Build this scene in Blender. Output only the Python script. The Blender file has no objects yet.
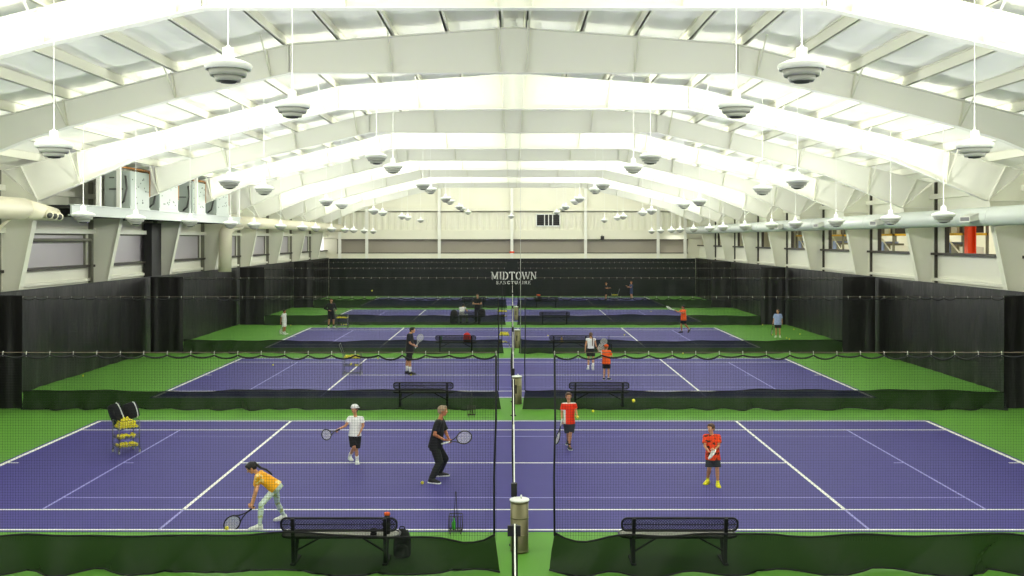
import bpy, math, random
from mathutils import Vector as V, Matrix
random.seed(7)
sc = bpy.context.scene
COL = sc.collection
PI = math.pi
F = 1020.0; CH = 5.25; HY = 238.7; CX = -0.04
def gx(px, D): return CX + (px - 512.0) * D / F
def gz(py, D): return CH - (py - HY) * D / F
def W(px, py, D): return V((gx(px, D), D, gz(py, D)))
def dg(py): return F / ((py - HY) / CH)       # depth of a floor point seen at row py

# ------------------------------------------------------------------ materials
def lin(c): return tuple((x/12.92 if x <= .04045 else ((x+.055)/1.055)**2.4) for x in c)
def rgb(r, g, b): return lin((r/255., g/255., b/255.))
MATS = {}
def mat(name, col, rough=.6, metal=0., var=.06, scale=6., bump=0., bscale=None, stretch=None, spec=.4, alpha=None, emit=None, sheen=0.):
    m = bpy.data.materials.new(name); m.use_nodes = True
    nt = m.node_tree; b = nt.nodes['Principled BSDF']
    b.inputs['Roughness'].default_value = rough; b.inputs['Metallic'].default_value = metal
    b.inputs['Specular IOR Level'].default_value = spec
    tc = nt.nodes.new('ShaderNodeTexCoord'); mp = nt.nodes.new('ShaderNodeMapping')
    nt.links.new(tc.outputs['Object'], mp.inputs[0])
    if stretch: mp.inputs['Scale'].default_value = stretch
    n = nt.nodes.new('ShaderNodeTexNoise'); n.inputs['Scale'].default_value = scale; n.inputs['Detail'].default_value = 4
    nt.links.new(mp.outputs[0], n.inputs['Vector'])
    r = nt.nodes.new('ShaderNodeMapRange'); r.inputs[3].default_value = 1 - var; r.inputs[4].default_value = 1 + var
    nt.links.new(n.outputs['Fac'], r.inputs[0])
    mx = nt.nodes.new('ShaderNodeVectorMath'); mx.operation = 'SCALE'
    mx.inputs[0].default_value = col; nt.links.new(r.outputs[0], mx.inputs['Scale'])
    nt.links.new(mx.outputs[0], b.inputs['Base Color'])
    if bump:
        n2 = nt.nodes.new('ShaderNodeTexNoise'); n2.inputs['Scale'].default_value = bscale or scale; n2.inputs['Detail'].default_value = 3
        nt.links.new(mp.outputs[0], n2.inputs['Vector'])
        bp = nt.nodes.new('ShaderNodeBump'); bp.inputs['Strength'].default_value = min(1, bump); bp.inputs['Distance'].default_value = .05
        nt.links.new(n2.outputs['Fac'], bp.inputs['Height']); nt.links.new(bp.outputs[0], b.inputs['Normal'])
    if alpha is not None: b.inputs['Alpha'].default_value = alpha
    if emit: b.inputs['Emission Color'].default_value = (*emit[0], 1); b.inputs['Emission Strength'].default_value = emit[1]
    MATS[name] = m
    return m
def M(n): return MATS[n]
mat('floor_green', rgb(92, 146, 54), .6, var=.07, scale=.7, spec=.1)
mat('court_purple', rgb(72, 67, 130), .6, var=.05, scale=1.3, spec=.08)
mat('line_white', rgb(235, 235, 225), .6, var=.03)
mat('line_lilac', rgb(140, 136, 200), .6, var=.03)
mat('steel_white', rgb(230, 230, 219), .5, var=.015, scale=.6)
mat('purlin_grey', rgb(226, 226, 208), .5, var=.05, scale=.8)
mat('roof_lining', rgb(246, 246, 238), .45, var=.045, scale=1.2, stretch=(1, .35, 1), bump=.25, bscale=1.6)
mat('wall_cream', rgb(226, 224, 204), .6, var=.03, scale=.5)
mat('panel_cream', rgb(222, 222, 205), .55, var=.02, scale=.5)
mat('trim_grey', rgb(120, 120, 105), .6)
mat('trim_dark', rgb(60, 56, 48), .6)
mat('window_mauve', rgb(178, 172, 176), .35, var=.05, scale=.6)
mat('window_tan', rgb(150, 143, 128), .4, var=.05, scale=.4)
mat('black', rgb(26, 26, 25), .55, var=.1)
mat('black_vinyl', rgb(14, 13, 11), .4, var=.22, scale=1.1, stretch=(1, 1, .35), bump=.8, bscale=2.2, spec=.45)
mat('back_vinyl', rgb(16, 22, 19), .5, var=.15, scale=.8, bump=.5, bscale=1.5, spec=.3)
mat('net_black', rgb(14, 18, 16), .7, var=.05)
mat('rope_black', rgb(16, 18, 17), .7)
mat('cable', rgb(100, 88, 72), .4, metal=.3)
mat('hook_white', rgb(190, 190, 180), .4)
mat('bench_black', rgb(13, 14, 15), .45, var=.05)
mat('seat_grey', rgb(150, 150, 140), .4, metal=.2)
mat('stainless', rgb(118, 114, 84), .35, metal=.6, var=.08, scale=30)
mat('chrome', rgb(112, 114, 112), .3, metal=.7)
mat('lamp_white', rgb(236, 238, 230), .4, var=.01)
mat('lamp_grey', rgb(176, 178, 166), .45, var=.02)
mat('lamp_dark', rgb(70, 72, 68), .6)
mat('duct_white', rgb(186, 192, 184), .4, var=.03, scale=1.)
mat('duct_cream', rgb(214, 208, 182), .45, var=.03, scale=1.)
mat('unit_white', rgb(158, 168, 158), .4, var=.02)
mat('copper', rgb(150, 104, 52), .4, metal=.5)
mat('orange_paint', rgb(232, 72, 22), .5)
mat('yellow_paint', rgb(225, 180, 40), .5)
mat('ball_felt', rgb(240, 226, 26), .85, var=.06, scale=60)
mat('ball_seam', rgb(240, 240, 225), .6)
mat('wire_green', rgb(36, 72, 44), .5)
mat('letter_white', rgb(235, 235, 228), .5, var=0)
mat('orange_net', rgb(225, 90, 30), .7)
mat('red_bag', rgb(214, 36, 24), .7)
mat('green_plastic', rgb(60, 170, 50), .4)
mat('strings', rgb(225, 225, 215), .5)
mat('skin', rgb(205, 148, 106), .55, var=.05, scale=20)
mat('skin_tan', rgb(188, 122, 82), .55, var=.05, scale=20)
mat('hair_black', rgb(24, 19, 17), .5, var=.3, scale=60)
mat('hair_brown', rgb(84, 56, 34), .55, var=.3, scale=60)
mat('hair_grey', rgb(150, 130, 104), .6, var=.3, scale=60)
mat('hair_ginger', rgb(150, 92, 40), .6, var=.3, scale=60)
mat('lip', rgb(158, 84, 72), .5)
mat('cloth_white', rgb(232, 232, 228), .8, bump=.3, bscale=9)
mat('cloth_black', rgb(20, 21, 24), .8, bump=.3, bscale=9)
mat('cloth_char', rgb(46, 50, 54), .8, bump=.3, bscale=9)
mat('cloth_yellow', rgb(246, 166, 34), .8, var=.12, scale=9, bump=.4, bscale=9)
mat('cloth_orange', rgb(240, 92, 22), .8, var=.06, bump=.3, bscale=9)
mat('cloth_blue', rgb(150, 166, 208), .8, bump=.3, bscale=9)
mat('cloth_mint', rgb(196, 212, 198), .8, bump=.3, bscale=9)
mat('cloth_navy', rgb(60, 74, 110), .8)
mat('shoe_white', rgb(222, 226, 218), .6)
mat('shoe_black', rgb(24, 24, 26), .6)
mat('shoe_yellow', rgb(232, 226, 30), .6)
mat('glass_dark', rgb(40, 34, 28), .2)

def wetmat(name, base, alt, scale, thr=.55, width=.05, rough=.8):
    """cloth with printed patches of a second colour"""
    m = mat(name, base, rough); nt = m.node_tree; b = nt.nodes['Principled BSDF']
    tc = nt.nodes.new('ShaderNodeTexCoord'); n = nt.nodes.new('ShaderNodeTexNoise'); n.inputs['Scale'].default_value = scale
    nt.links.new(tc.outputs['Object'], n.inputs['Vector'])
    cr = nt.nodes.new('ShaderNodeMapRange'); cr.inputs[1].default_value = thr; cr.inputs[2].default_value = thr + width
    nt.links.new(n.outputs['Fac'], cr.inputs[0])
    mx = nt.nodes.new('ShaderNodeMix'); mx.data_type = 'RGBA'
    mx.inputs[6].default_value = (*base, 1); mx.inputs[7].default_value = (*alt, 1)
    nt.links.new(cr.outputs[0], mx.inputs[0]); nt.links.new(mx.outputs[2], b.inputs['Base Color'])
    return m
wetmat('print_orange', rgb(238, 70, 20), rgb(70, 34, 20), 14, .56)
wetmat('print_leggings', rgb(198, 214, 204), rgb(176, 190, 120), 16, .55)
wetmat('print_yellow', rgb(252, 176, 30), rgb(250, 216, 140), 11, .55)
def sheer(name, col, alpha):
    m = mat(name, col, .5, var=.2, scale=2., bump=.5, bscale=3, alpha=alpha, spec=.14)
    return m
sheer('skirt_net', rgb(10, 21, 10), .905)

def red_shirt():
    """red jersey, white yoke and white side panel: bands of the jersey's own height and width"""
    m = mat('jersey', rgb(232, 52, 14), .8, bump=.3, bscale=9); nt = m.node_tree; b = nt.nodes['Principled BSDF']
    tc = nt.nodes.new('ShaderNodeTexCoord'); s = nt.nodes.new('ShaderNodeSeparateXYZ'); nt.links.new(tc.outputs['Object'], s.inputs[0])
    g = nt.nodes.new('ShaderNodeMath'); g.operation = 'GREATER_THAN'; g.inputs[1].default_value = 1.135; nt.links.new(s.outputs['Z'], g.inputs[0])
    l = nt.nodes.new('ShaderNodeMath'); l.operation = 'LESS_THAN'; l.inputs[1].default_value = -.095; nt.links.new(s.outputs['X'], l.inputs[0])
    l2 = nt.nodes.new('ShaderNodeMath'); l2.operation = 'LESS_THAN'; l2.inputs[1].default_value = .98; nt.links.new(s.outputs['Z'], l2.inputs[0])
    mu = nt.nodes.new('ShaderNodeMath'); mu.operation = 'MULTIPLY'; nt.links.new(l.outputs[0], mu.inputs[0]); nt.links.new(l2.outputs[0], mu.inputs[1])
    a = nt.nodes.new('ShaderNodeMath'); a.operation = 'MAXIMUM'; nt.links.new(g.outputs[0], a.inputs[0]); nt.links.new(mu.outputs[0], a.inputs[1])
    mx = nt.nodes.new('ShaderNodeMix'); mx.data_type = 'RGBA'
    mx.inputs[6].default_value = (*rgb(232, 52, 14), 1); mx.inputs[7].default_value = (*rgb(232, 232, 226), 1)
    nt.links.new(a.outputs[0], mx.inputs[0]); nt.links.new(mx.outputs[2], b.inputs['Base Color'])
red_shirt()

# ------------------------------------------------------------------ mesh builder
def frame_of(d):
    d = d.normalized(); up = V((0, 0, 1)) if abs(d.z) < .95 else V((1, 0, 0))
    a = d.cross(up).normalized(); return a, a.cross(d).normalized()
class MB:
    def __init__(s): s.v = []; s.f = []; s.mi = []; s.cur = 0; s.sm = []
    def add(s, vs, fs, smooth=False):
        o = len(s.v); s.v += [tuple(p) for p in vs]
        for f in fs: s.f.append([i + o for i in f]); s.mi.append(s.cur); s.sm.append(smooth)
    def box(s, x0, x1, y0, y1, z0, z1):
        x0, x1 = min(x0, x1), max(x0, x1); y0, y1 = min(y0, y1), max(y0, y1); z0, z1 = min(z0, z1), max(z0, z1)
        s.add([(x, y, z) for z in (z0, z1) for y in (y0, y1) for x in (x0, x1)],
              [(0, 2, 3, 1), (4, 5, 7, 6), (0, 1, 5, 4), (2, 6, 7, 3), (0, 4, 6, 2), (1, 3, 7, 5)]); return s
    def bar(s, p, q, w, h, up=None):
        p, q = V(p), V(q); d = (q - p).normalized()
        if up is None: a, b = frame_of(d)
        else:
            a = d.cross(V(up)).normalized(); b = a.cross(d).normalized()
        vs = [e + a*w/2*i + b*h/2*j for e in (p, q) for i, j in ((-1, -1), (1, -1), (1, 1), (-1, 1))]
        s.add(vs, [(0, 3, 2, 1), (4, 5, 6, 7), (0, 1, 5, 4), (1, 2, 6, 5), (2, 3, 7, 6), (3, 0, 4, 7)]); return s
    def rings(s, rs, smooth=True, cap=True, closed=False):
        n = len(rs[0]); vs = [p for r in rs for p in r]; fs = []
        m = len(rs)
        for k in range(m if closed else m - 1):
            k2 = (k + 1) % m
            for i in range(n): fs.append((k*n+i, k*n+(i+1) % n, k2*n+(i+1) % n, k2*n+i))
        if cap and not closed:
            fs.append(tuple(reversed(range(n)))); fs.append(tuple((m-1)*n + i for i in range(n)))
        s.add(vs, fs, smooth); return s
    def tube(s, pts, r, n=6, closed=False, smooth=True):
        pts = [V(p) for p in pts]; rs = []; m = len(pts); pa = None
        for i, p in enumerate(pts):
            a_ = pts[(i-1) % m] if closed or i > 0 else p; b_ = pts[(i+1) % m] if closed or i < m-1 else p
            d = (b_ - a_)
            if d.length < 1e-9: d = V((0, 0, 1))
            d.normalize()
            if pa is None: a, b = frame_of(d)
            else:
                a = (pa - d*pa.dot(d))
                a = a.normalized() if a.length > 1e-6 else frame_of(d)[0]
                b = a.cross(d).normalized() * -1
                b = d.cross(a).normalized()
            if pa is None: b = d.cross(a).normalized()
            pa = a; rr = r[i] if isinstance(r, (list, tuple)) else r
            rs.append([p + (a*math.cos(2*PI*k/n) + b*math.sin(2*PI*k/n))*rr for k in range(n)])
        return s.rings(rs, smooth, True, closed)
    def lathe(s, prof, n=24, c=(0, 0, 0)):
        rs = [[(c[0] + max(r, 1e-4)*math.cos(2*PI*k/n), c[1] + max(r, 1e-4)*math.sin(2*PI*k/n), c[2] + z) for k in range(n)] for r, z in prof]
        return s.rings(rs, True, True)
    def prism(s, poly, axis, a, b):
        """poly in the plane across axis ('x': (y,z), 'y': (x,z), 'z': (x,y)), from a to b"""
        def mk(u, v_, t): return {'x': (t, u, v_), 'y': (u, t, v_), 'z': (u, v_, t)}[axis]
        n = len(poly); vs = [mk(u, v_, a) for u, v_ in poly] + [mk(u, v_, b) for u, v_ in poly]
        fs = [tuple(range(n)), tuple(reversed(range(n, 2*n)))] + [(i, i+n, (i+1) % n + n, (i+1) % n) for i in range(n)]
        s.add(vs, fs); return s
    def ell(s, c, r, axes=None, n=14, m=9):
        c = V(c); ax = axes or (V((1, 0, 0)), V((0, 1, 0)), V((0, 0, 1))); rs = []
        for j in range(1, m):
            t = PI*j/m
            rs.append([c + ax[0]*(r[0]*math.sin(t)*math.cos(2*PI*k/n)) + ax[1]*(r[1]*math.sin(t)*math.sin(2*PI*k/n)) - ax[2]*(r[2]*math.cos(t)) for k in range(n)])
        return s.rings(rs, True)
    def caps(s, p, q, r0, r1, n=12):
        p, q = V(p), V(q); d = q - p; L = d.length
        if L < 1e-6: return s.ell(p, (r0, r0, r0))
        d /= L; a, b = frame_of(d); b = d.cross(a); rs = []
        for t in (-80, -50, -20): rs.append((p + d*r0*math.sin(math.radians(t)), r0*math.cos(math.radians(t))))
        for t in (20, 50, 80): rs.append((q + d*r1*math.sin(math.radians(t)), r1*math.cos(math.radians(t))))
        return s.rings([[c + (a*math.cos(2*PI*k/n) + b*math.sin(2*PI*k/n))*r for k in range(n)] for c, r in rs])
    def frus(s, p, q, r0, r1, n=16):
        p, q = V(p), V(q); d = (q - p).normalized(); a, b = frame_of(d); b = d.cross(a)
        return s.rings([[c + (a*math.cos(2*PI*k/n) + b*math.sin(2*PI*k/n))*r for k in range(n)] for c, r in ((p, r0), (q, r1))])
    def loft(s, secs, n=18):
        """secs: (centre, axis a, axis b, ra, rb)"""
        return s.rings([[V(c) + a*(ra*math.cos(2*PI*k/n)) + b*(rb*math.sin(2*PI*k/n)) for k in range(n)] for c, a, b, ra, rb in secs])
    def sheet(s, fn, nu, nv, smooth=True):
        vs = [fn(i/nu, j/nv) for j in range(nv+1) for i in range(nu+1)]
        s.add(vs, [(j*(nu+1)+i, j*(nu+1)+i+1, (j+1)*(nu+1)+i+1, (j+1)*(nu+1)+i) for j in range(nv) for i in range(nu)], smooth); return s
    def build(s, name, mats, parent=None, loc=None):
        me = bpy.data.meshes.new(name); me.from_pydata(s.v, [], s.f)
        for m_ in (mats if isinstance(mats, (list, tuple)) else [mats]): me.materials.append(M(m_) if isinstance(m_, str) else m_)
        me.polygons.foreach_set('material_index', s.mi); me.polygons.foreach_set('use_smooth', s.sm); me.update()
        o = bpy.data.objects.new(name, me); COL.objects.link(o)
        if parent: o.parent = parent
        if loc: o.location = loc
        return o
def tag(o, label=None, cat=None, group=None, kind=None):
    if label: o['label'] = label
    if cat: o['category'] = cat
    if group: o['group'] = group
    if kind: o['kind'] = kind
    return o
def thing(name, label, cat, loc=(0, 0, 0), rz=0, group=None):
    o = bpy.data.objects.new(name, None); COL.objects.link(o); o.location = loc; o.rotation_euler = (0, 0, rz)
    o.empty_display_size = .2
    return tag(o, label, cat, group)
def copy_tree(o, kids, parent=None):
    c = o.copy(); COL.objects.link(c)
    if parent: c.parent = parent
    for ch in kids.get(o, []): copy_tree(ch, kids, c)
    return c
def kidmap(o):
    d = {}
    for x in bpy.data.objects:
        if x.parent: d.setdefault(x.parent, []).append(x)
    return d
def struct(name, mb, m, **k):
    o = mb.build(name, m); return tag(o, kind='structure', **k)
ORD = ['nearest', 'second', 'third', 'fourth', 'fifth', 'sixth', 'seventh', 'eighth', 'ninth', 'tenth', 'eleventh', 'twelfth', 'thirteenth', 'fourteenth', 'fifteenth', 'sixteenth', 'seventeenth', 'eighteenth', 'nineteenth']

# ------------------------------------------------------------------ setting: floor, courts
P = 15.36                       # court pitch
struct('floor', MB().box(-17.7, 17.7, -4, 97, -.2, 0), 'floor_green')
COURTS = [8.5 + P*k for k in range(6)]       # court centre depths (the first lies below the frame)
CW = 5.485
def court(k, yc):
    t = thing('tennis_court', ['purple hard court directly below the camera, mostly under the frame', 'nearest full purple tennis court, with five players on it',
        'second purple tennis court, with a man in black beside a ball cart', 'third purple tennis court, with a boy in orange at its right end',
        'fourth purple tennis court, with empty lines seen beyond the third', 'farthest purple tennis court, just before the back curtain'][k], 'tennis court', (0, yc, 0))
    MB().box(-11.885-.12, 11.885+.12, -CW-.12, CW+.12, .0005, .006).build('playing_surface', 'court_purple', t)
    w = MB(); z0, z1 = .006, .0085
    def ln(x0, x1, y0, y1, m=w): m.box(x0, x1, y0, y1, z0, z1)
    for s in (-1, 1):
        ln(-11.885, 11.885, s*CW-.035, s*CW+.035)
        ln(-11.885, 11.885, s*4.115-.03, s*4.115+.03)
        ln(s*11.885-.05, s*11.885+.05, -CW, CW)
        ln(s*6.4-.035, s*6.4+.035, -4.115, CW)
        ln(s*11.885-s*.3, s*11.885, -.03, .03)
    ln(-6.4, 6.4, -.03, .03)
    w.build('white_lines', 'line_white', t)
    l = MB()
    for s in (-1, 1):
        ln(s*9.14-.025, s*9.14+.025, -4.115, 4.115, l)
        ln(-9.14, 9.14, s*3.2-.02, s*3.2+.02, l)
        ln(s*6.4-.025, s*6.4+.025, -CW, -4.115, l)
        ln(s*9.14-s*.25, s*9.14, -.03, .03, l)
    l.build('lilac_youth_lines', 'line_lilac', t)
for k, y in enumerate(COURTS): court(k, y)

# ------------------------------------------------------------------ roof, frames, purlins
FR = [27.4 + 7.68*k for k in range(-1, 9)]
END = 96.6
def ztop(x):
    x = abs(x)
    return 10.92 - .075*x if x < 6 else 10.47 - .25*(x-6)
def zroof(x): return ztop(x) + .29
def roof():
    m = MB(); xs = []
    pur = sorted([s*(.35+1.45*k) for s in (-1, 1) for k in range(13)])
    pts = sorted(set([-18.2, 18.2] + [p + d for p in pur for d in (0, .36, .72, 1.09)]))
    pts = [p for p in pts if -18.2 <= p <= 18.2]
    ys = [-4 + .64*i for i in range(int(101/.64)+1)]
    def z(x, y):
        f = min(abs(x-p) for p in pur); sag = .05*min(1, f/.6)
        ph = ((y - 27.4) / 7.68) % 1.0
        band = .06*math.exp(-((ph-.72)/.07)**2) + .04*math.exp(-((ph-.28)/.07)**2)
        return zroof(x) - sag + .0 - band*(.6+.4*math.sin(x*1.7+y)) + .015*math.sin(y*3.1 + x*2)
    nx = len(pts)
    vs = [(x, y, z(x, y)) for y in ys for x in pts]; fs = [(j*nx+i, (j+1)*nx+i, (j+1)*nx+i+1, j*nx+i+1) for j in range(len(ys)-1) for i in range(nx-1)]
    m.add(vs, fs, True)
    # outer sheet so the roof has thickness
    vs = [(x, y, zroof(x)+.2) for y in (-4, 97) for x in pts]; m.add(vs, [(i, i+1, nx+i+1, nx+i) for i in range(nx-1)])
    return struct('ceiling', m, 'roof_lining')
roof()
for s, side in ((-1, 'left'), (1, 'right')):
    for k in range(12):
        x = s*(.35+1.45*k); z = ztop(x); m = MB()
        m.box(x-.03, x+.03, -4, END, z, z+.26)
        m.box(x-.02, x+.09, -4, END, z, z+.02); m.box(x-.09, x+.02, -4, END, z+.25, z+.27)
        o = m.build('roof_purlin', 'purlin_grey')
        tag(o, 'pale steel roof purlin, %s out from the ridge on the %s' % (ORD[k], side), 'purlin')
def web(m, poly, y, t=.012):
    m.prism(poly, 'y', y-t, y+t)
def steel_frame(i, y):
    lab = ('white steel portal frame spanning the hall, %s in the row from the camera' % ORD[i])
    t = thing('portal_frame', lab, 'roof frame', (0, y, 0))
    top = [(0, 10.92), (6, 10.47), (17.5, 7.595)]
    bot = [(0, 9.70), (6, 9.70), (9.15, 8.98), (12, 8.24), (13.1, 7.9), (16.3, 6.55)]
    m = MB(); fw = .13
    for s in (-1, 1):
        poly = [(s*x, z) for x, z in top + list(reversed(bot))]
        web(m, poly, 0)
        for ch, dz in ((top, -.01), (bot, .0)):
            for (x0, z0), (x1, z1) in zip(ch[:-1], ch[1:]):
                m.bar((s*x0, 0, z0+dz), (s*x1, 0, z1+dz), fw*2, .025, up=(0, 1, 0)) if False else m.prism([(s*x0, z0+dz-.014), (s*x1, z1+dz-.014), (s*x1, z1+dz+.014), (s*x0, z0+dz+.014)], 'y', -fw, fw)
    m.build('rafter', 'steel_white', t)
    # splice plates, stiffeners and flange braces
    for s in (-1, 1):
        q = MB()
        for x in (6.0,):
            for d in (-.03, .03): q.prism([(s*(x+d-.012), 9.72), (s*(x+d+.012), 9.72), (s*(x+d+.012), 10.44), (s*(x+d-.012), 10.44)], 'y', -fw, fw)
        q.build('splice_plate', 'steel_white', t)
        for x in (.35, 3.25, 6.5, 9.05, 11.95, 14.85):
            z0 = 9.7 if x <= 6 else (9.7-(x-6)*.2286 if x < 9.15 else (8.98-(x-9.15)*.26 if x < 12 else 8.24-(x-12)*.39))
            b = MB()
            b.prism([(s*(x-.01), z0), (s*(x+.01), z0), (s*(x+.13), ztop(x)), (s*(x+.11), ztop(x))], 'y', -fw, fw)
            b.bar((s*x, -.12, z0+.02), (s*(x+.02), -1.15, ztop(x)+.16), .035, .035)
            b.build('flange_brace', 'purlin_grey', t)
        c = MB()
        poly = [(s*16.3, 6.55), (s*16.95, 3.4), (s*17.25, 0), (s*17.6, 0), (s*17.6, 7.56)]
        web(c, poly, 0)
        for (x0, z0), (x1, z1) in zip(poly[:2], poly[1:3]):
            c.prism([(x0, z0), (x1, z1), (x1+s*.03, z1), (x0+s*.03, z0)], 'y', -.15, .15)
        c.box(s*17.58, s*17.62, -.15, .15, 0, 7.56)
        c.build('column', 'panel_cream', t)
        k = MB()     # knee stiffeners
        k.bar((s*16.3, 0, 6.55), (s*16.9, 0, 7.73), .024, .26, up=(0, 1, 0))
        k.bar((s*16.3, 0, 6.55), (s*17.58, 0, 6.55), .024, .26, up=(0, 1, 0))
        k.build('knee_stiffener', 'steel_white', t)
for i, y in enumerate(FR): steel_frame(i, y)

# ------------------------------------------------------------------ side walls
bays = [(a+.16, b-.16) for a, b in zip([-4] + FR, FR + [END])]
XW = 17.68
LZ0, LZ1, RZ0, RZ1 = 4.12, 5.45, 4.62, 6.0
for s, side, z0, z1 in ((-1, 'left', LZ0, LZ1), (1, 'right', RZ0, RZ1)):
    m = MB(); m.box(s*XW, s*(XW+.2), -4, 97, 0, z0); m.box(s*XW, s*(XW+.2), -4, 97, z1, 7.9)
    for y in FR:
        if side == 'left': m.box(s*XW, s*(XW+.2), y-.5, y+.5, z0, z1)
        else: m.box(s*XW, s*(XW+.2), y-.95, y+.3, z0, z1)
    struct('wall_'+side, m, 'panel_cream')
    t = MB()
    for y in FR:
        t.box(s*(17.5 if s < 0 else 17.58), s*17.68, y-.3, y-.2, 0, 7.6)
    struct('trim_%d' % (1 if s < 0 else 2), t, 'trim_grey' if s < 0 else 'trim_dark')
    g = MB(); g.box(s*17.5, s*17.68, -4, END, z0-.05, z0+.05); 
    struct('trim_%d' % (3 if s < 0 else 4), g, 'trim_dark')
    h = MB(); h.box(s*17.55, s*17.68, -4, END, 3.5, 3.62); h.box(s*17.45, s*17.68, -4, END, 6.9, 7.1); h.box(s*17.45, s*17.68, -4, END, z1, z1+.18)
    struct('trim_%d' % (5 if s < 0 else 6), h, 'panel_cream')
# left windows: pale frosted panes with a mullion
n = 0
for i, y in enumerate(FR[:-1]):
    n += 1; m = MB(); m.box(-17.8, -17.77, y+.5, y+7.18, LZ0, LZ1)
    w = struct('window_%d' % n, m, 'window_mauve')
    f = MB()
    for q in (y+.5, y+7.1): f.box(-17.78, -17.7, q, q+.08, LZ0, LZ1)
    f.box(-17.78, -17.7, y+.5, y+7.18, LZ0, LZ0+.06); f.box(-17.78, -17.7, y+.5, y+7.18, LZ1-.06, LZ1)
    f.build('window_frame', 'trim_grey', w)
# a long handrail-like pipe below the left windows' head
pp = MB(); pp.tube([(-17.45, 37, 5.2), (-17.45, 42.1, 5.2), (-17.45, 42.25, 5.1), (-17.45, 42.25, 3.4)], .06, 8)
tag(pp.build('conduit_pipe', 'trim_grey'), 'grey pipe running under the window head and down left wall', 'pipe')
pp = MB(); pp.box(-17.6, -17.2, 48.6, 49.9, 3.3, 6.0)
tag(pp.build('riser_cupboard', 'black'), 'tall black riser beside the left wall column under the platform', 'riser')

# right: openings into the neighbouring workshop
n = 20
for i, y in enumerate(FR[:-1]):
    n += 1; f = MB()
    f.box(17.7, 17.86, y+.3, y+.38, RZ0, RZ1); f.box(17.7, 17.86, y+6.65, y+6.73, RZ0, RZ1); f.box(17.7, 17.86, y+.3, y+6.73, RZ0, RZ0+.06)
    struct('window_%d' % n, f, 'trim_dark')
nb = MB(); nb.box(26, 26.2, 0, 97, 0, 9); nb.box(17.9, 26, 0, 97, -.2, 0); nb.box(17.9, 26, 0, 97, 8.4, 8.6); nb.box(17.9, 26, 97, 97.2, 0, 9); nb.box(17.9, 26, -.2, 0, 0, 9)
struct('wall_beyond', nb, 'wall_cream')
# end wall
e = MB(); e.box(-17.9, 17.9, END, END+.2, 0, 3.83); e.box(-17.9, 17.9, END, END+.2, 5.25, 8.0)
for s in (-1, 1): e.box(s*16.6, s*17.9, END, END+.2, 3.8, 5.3)
prof = [(-17.9, 8.0), (17.9, 8.0), (17.9, 7.8), (6, 10.75), (0, 11.2), (-6, 10.75), (-17.9, 7.8)]
e.prism([(-17.9, 7.75), (17.9, 7.75), (6, 10.9), (0, 11.3), (-6, 10.9)], 'y', END, END+.2)
struct('wall_back', e, 'wall_cream')
cor = MB()
for i in range(58):
    x = -17.2 + i*.6
    cor.prism([(x, END-.001), (x+.12, END-.05), (x+.3, END-.05), (x+.42, END-.001)], 'z', 6.1, min(7.7, ztop(x+.2)-.05))
struct('trim_7', cor, 'wall_cream')
w = MB(); w.box(-16.6, 16.6, END+.12, END+.16, 3.83, 5.25)
w = struct('window_40', w, 'window_tan')
g = MB(); g.box(-16.6, 16.6, END-.2, END, 5.2, 6.05); g.box(-16.6, 16.6, END-.25, END, 7.85, 8.2); g.box(-16.6, 16.6, END-.2, END, 3.3, 3.86)
struct('trim_8', g, 'wall_cream')
g = MB(); g.box(-16.6, 16.6, END-.22, END-.02, 3.86, 3.93); g.box(-16.6, 16.6, END-.22, END-.02, 5.12, 5.2)
struct('trim_9', g, 'trim_dark')
for i, x in enumerate((-16.3, -13.75, -6.9, -.05, 6.9, 13.75, 16.3)):
    c = MB(); c.box(x-.13, x+.13, END-.45, END-.43, 0, ztop(x)-.1); c.box(x-.13, x+.13, END-.22, END-.2, 0, ztop(x)-.1); c.box(x-.015, x+.015, END-.43, END-.22, 0, ztop(x)-.1)
    o = c.build('wall_column', 'steel_white')
    tag(o, 'slim white steel wall post on the back wall, %s of seven from the left' % ['first', 'second', 'third', 'fourth', 'fifth', 'sixth', 'seventh'][i], 'wall post')
c = MB(); c.box(-.26, .16, END-.47, END-.455, 3.9, 4.06)
tag(c.build('exit_marker', 'orange_paint'), 'small orange-red band on the middle post of the back wall', 'marker')
v = thing('louvre_vent', 'dark louvred vent in a pale frame high on the back wall', 'vent', (3.38, END-.06, 7.0))
b = MB(); b.box(-1.15, 1.15, -.02, .0, -.55, .55); b.build('backing', 'black', v)
b = MB()
for x in (-1.15, -.38, 0, .38, 1.07): b.box(x, x+.08, -.12, -.02, -.6, .6)
b.box(-1.15, 1.15, -.12, -.02, .52, .6); b.box(-1.15, 1.15, -.12, -.02, -.6, -.5); b.build('vent_frame', 'lamp_white', v)
b = MB()
for z in (-.3, -.1, .1, .3): b.box(-1.1, 1.1, -.09, -.03, z-.02, z+.02)
b.build('louvres', 'trim_dark', v)

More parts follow.
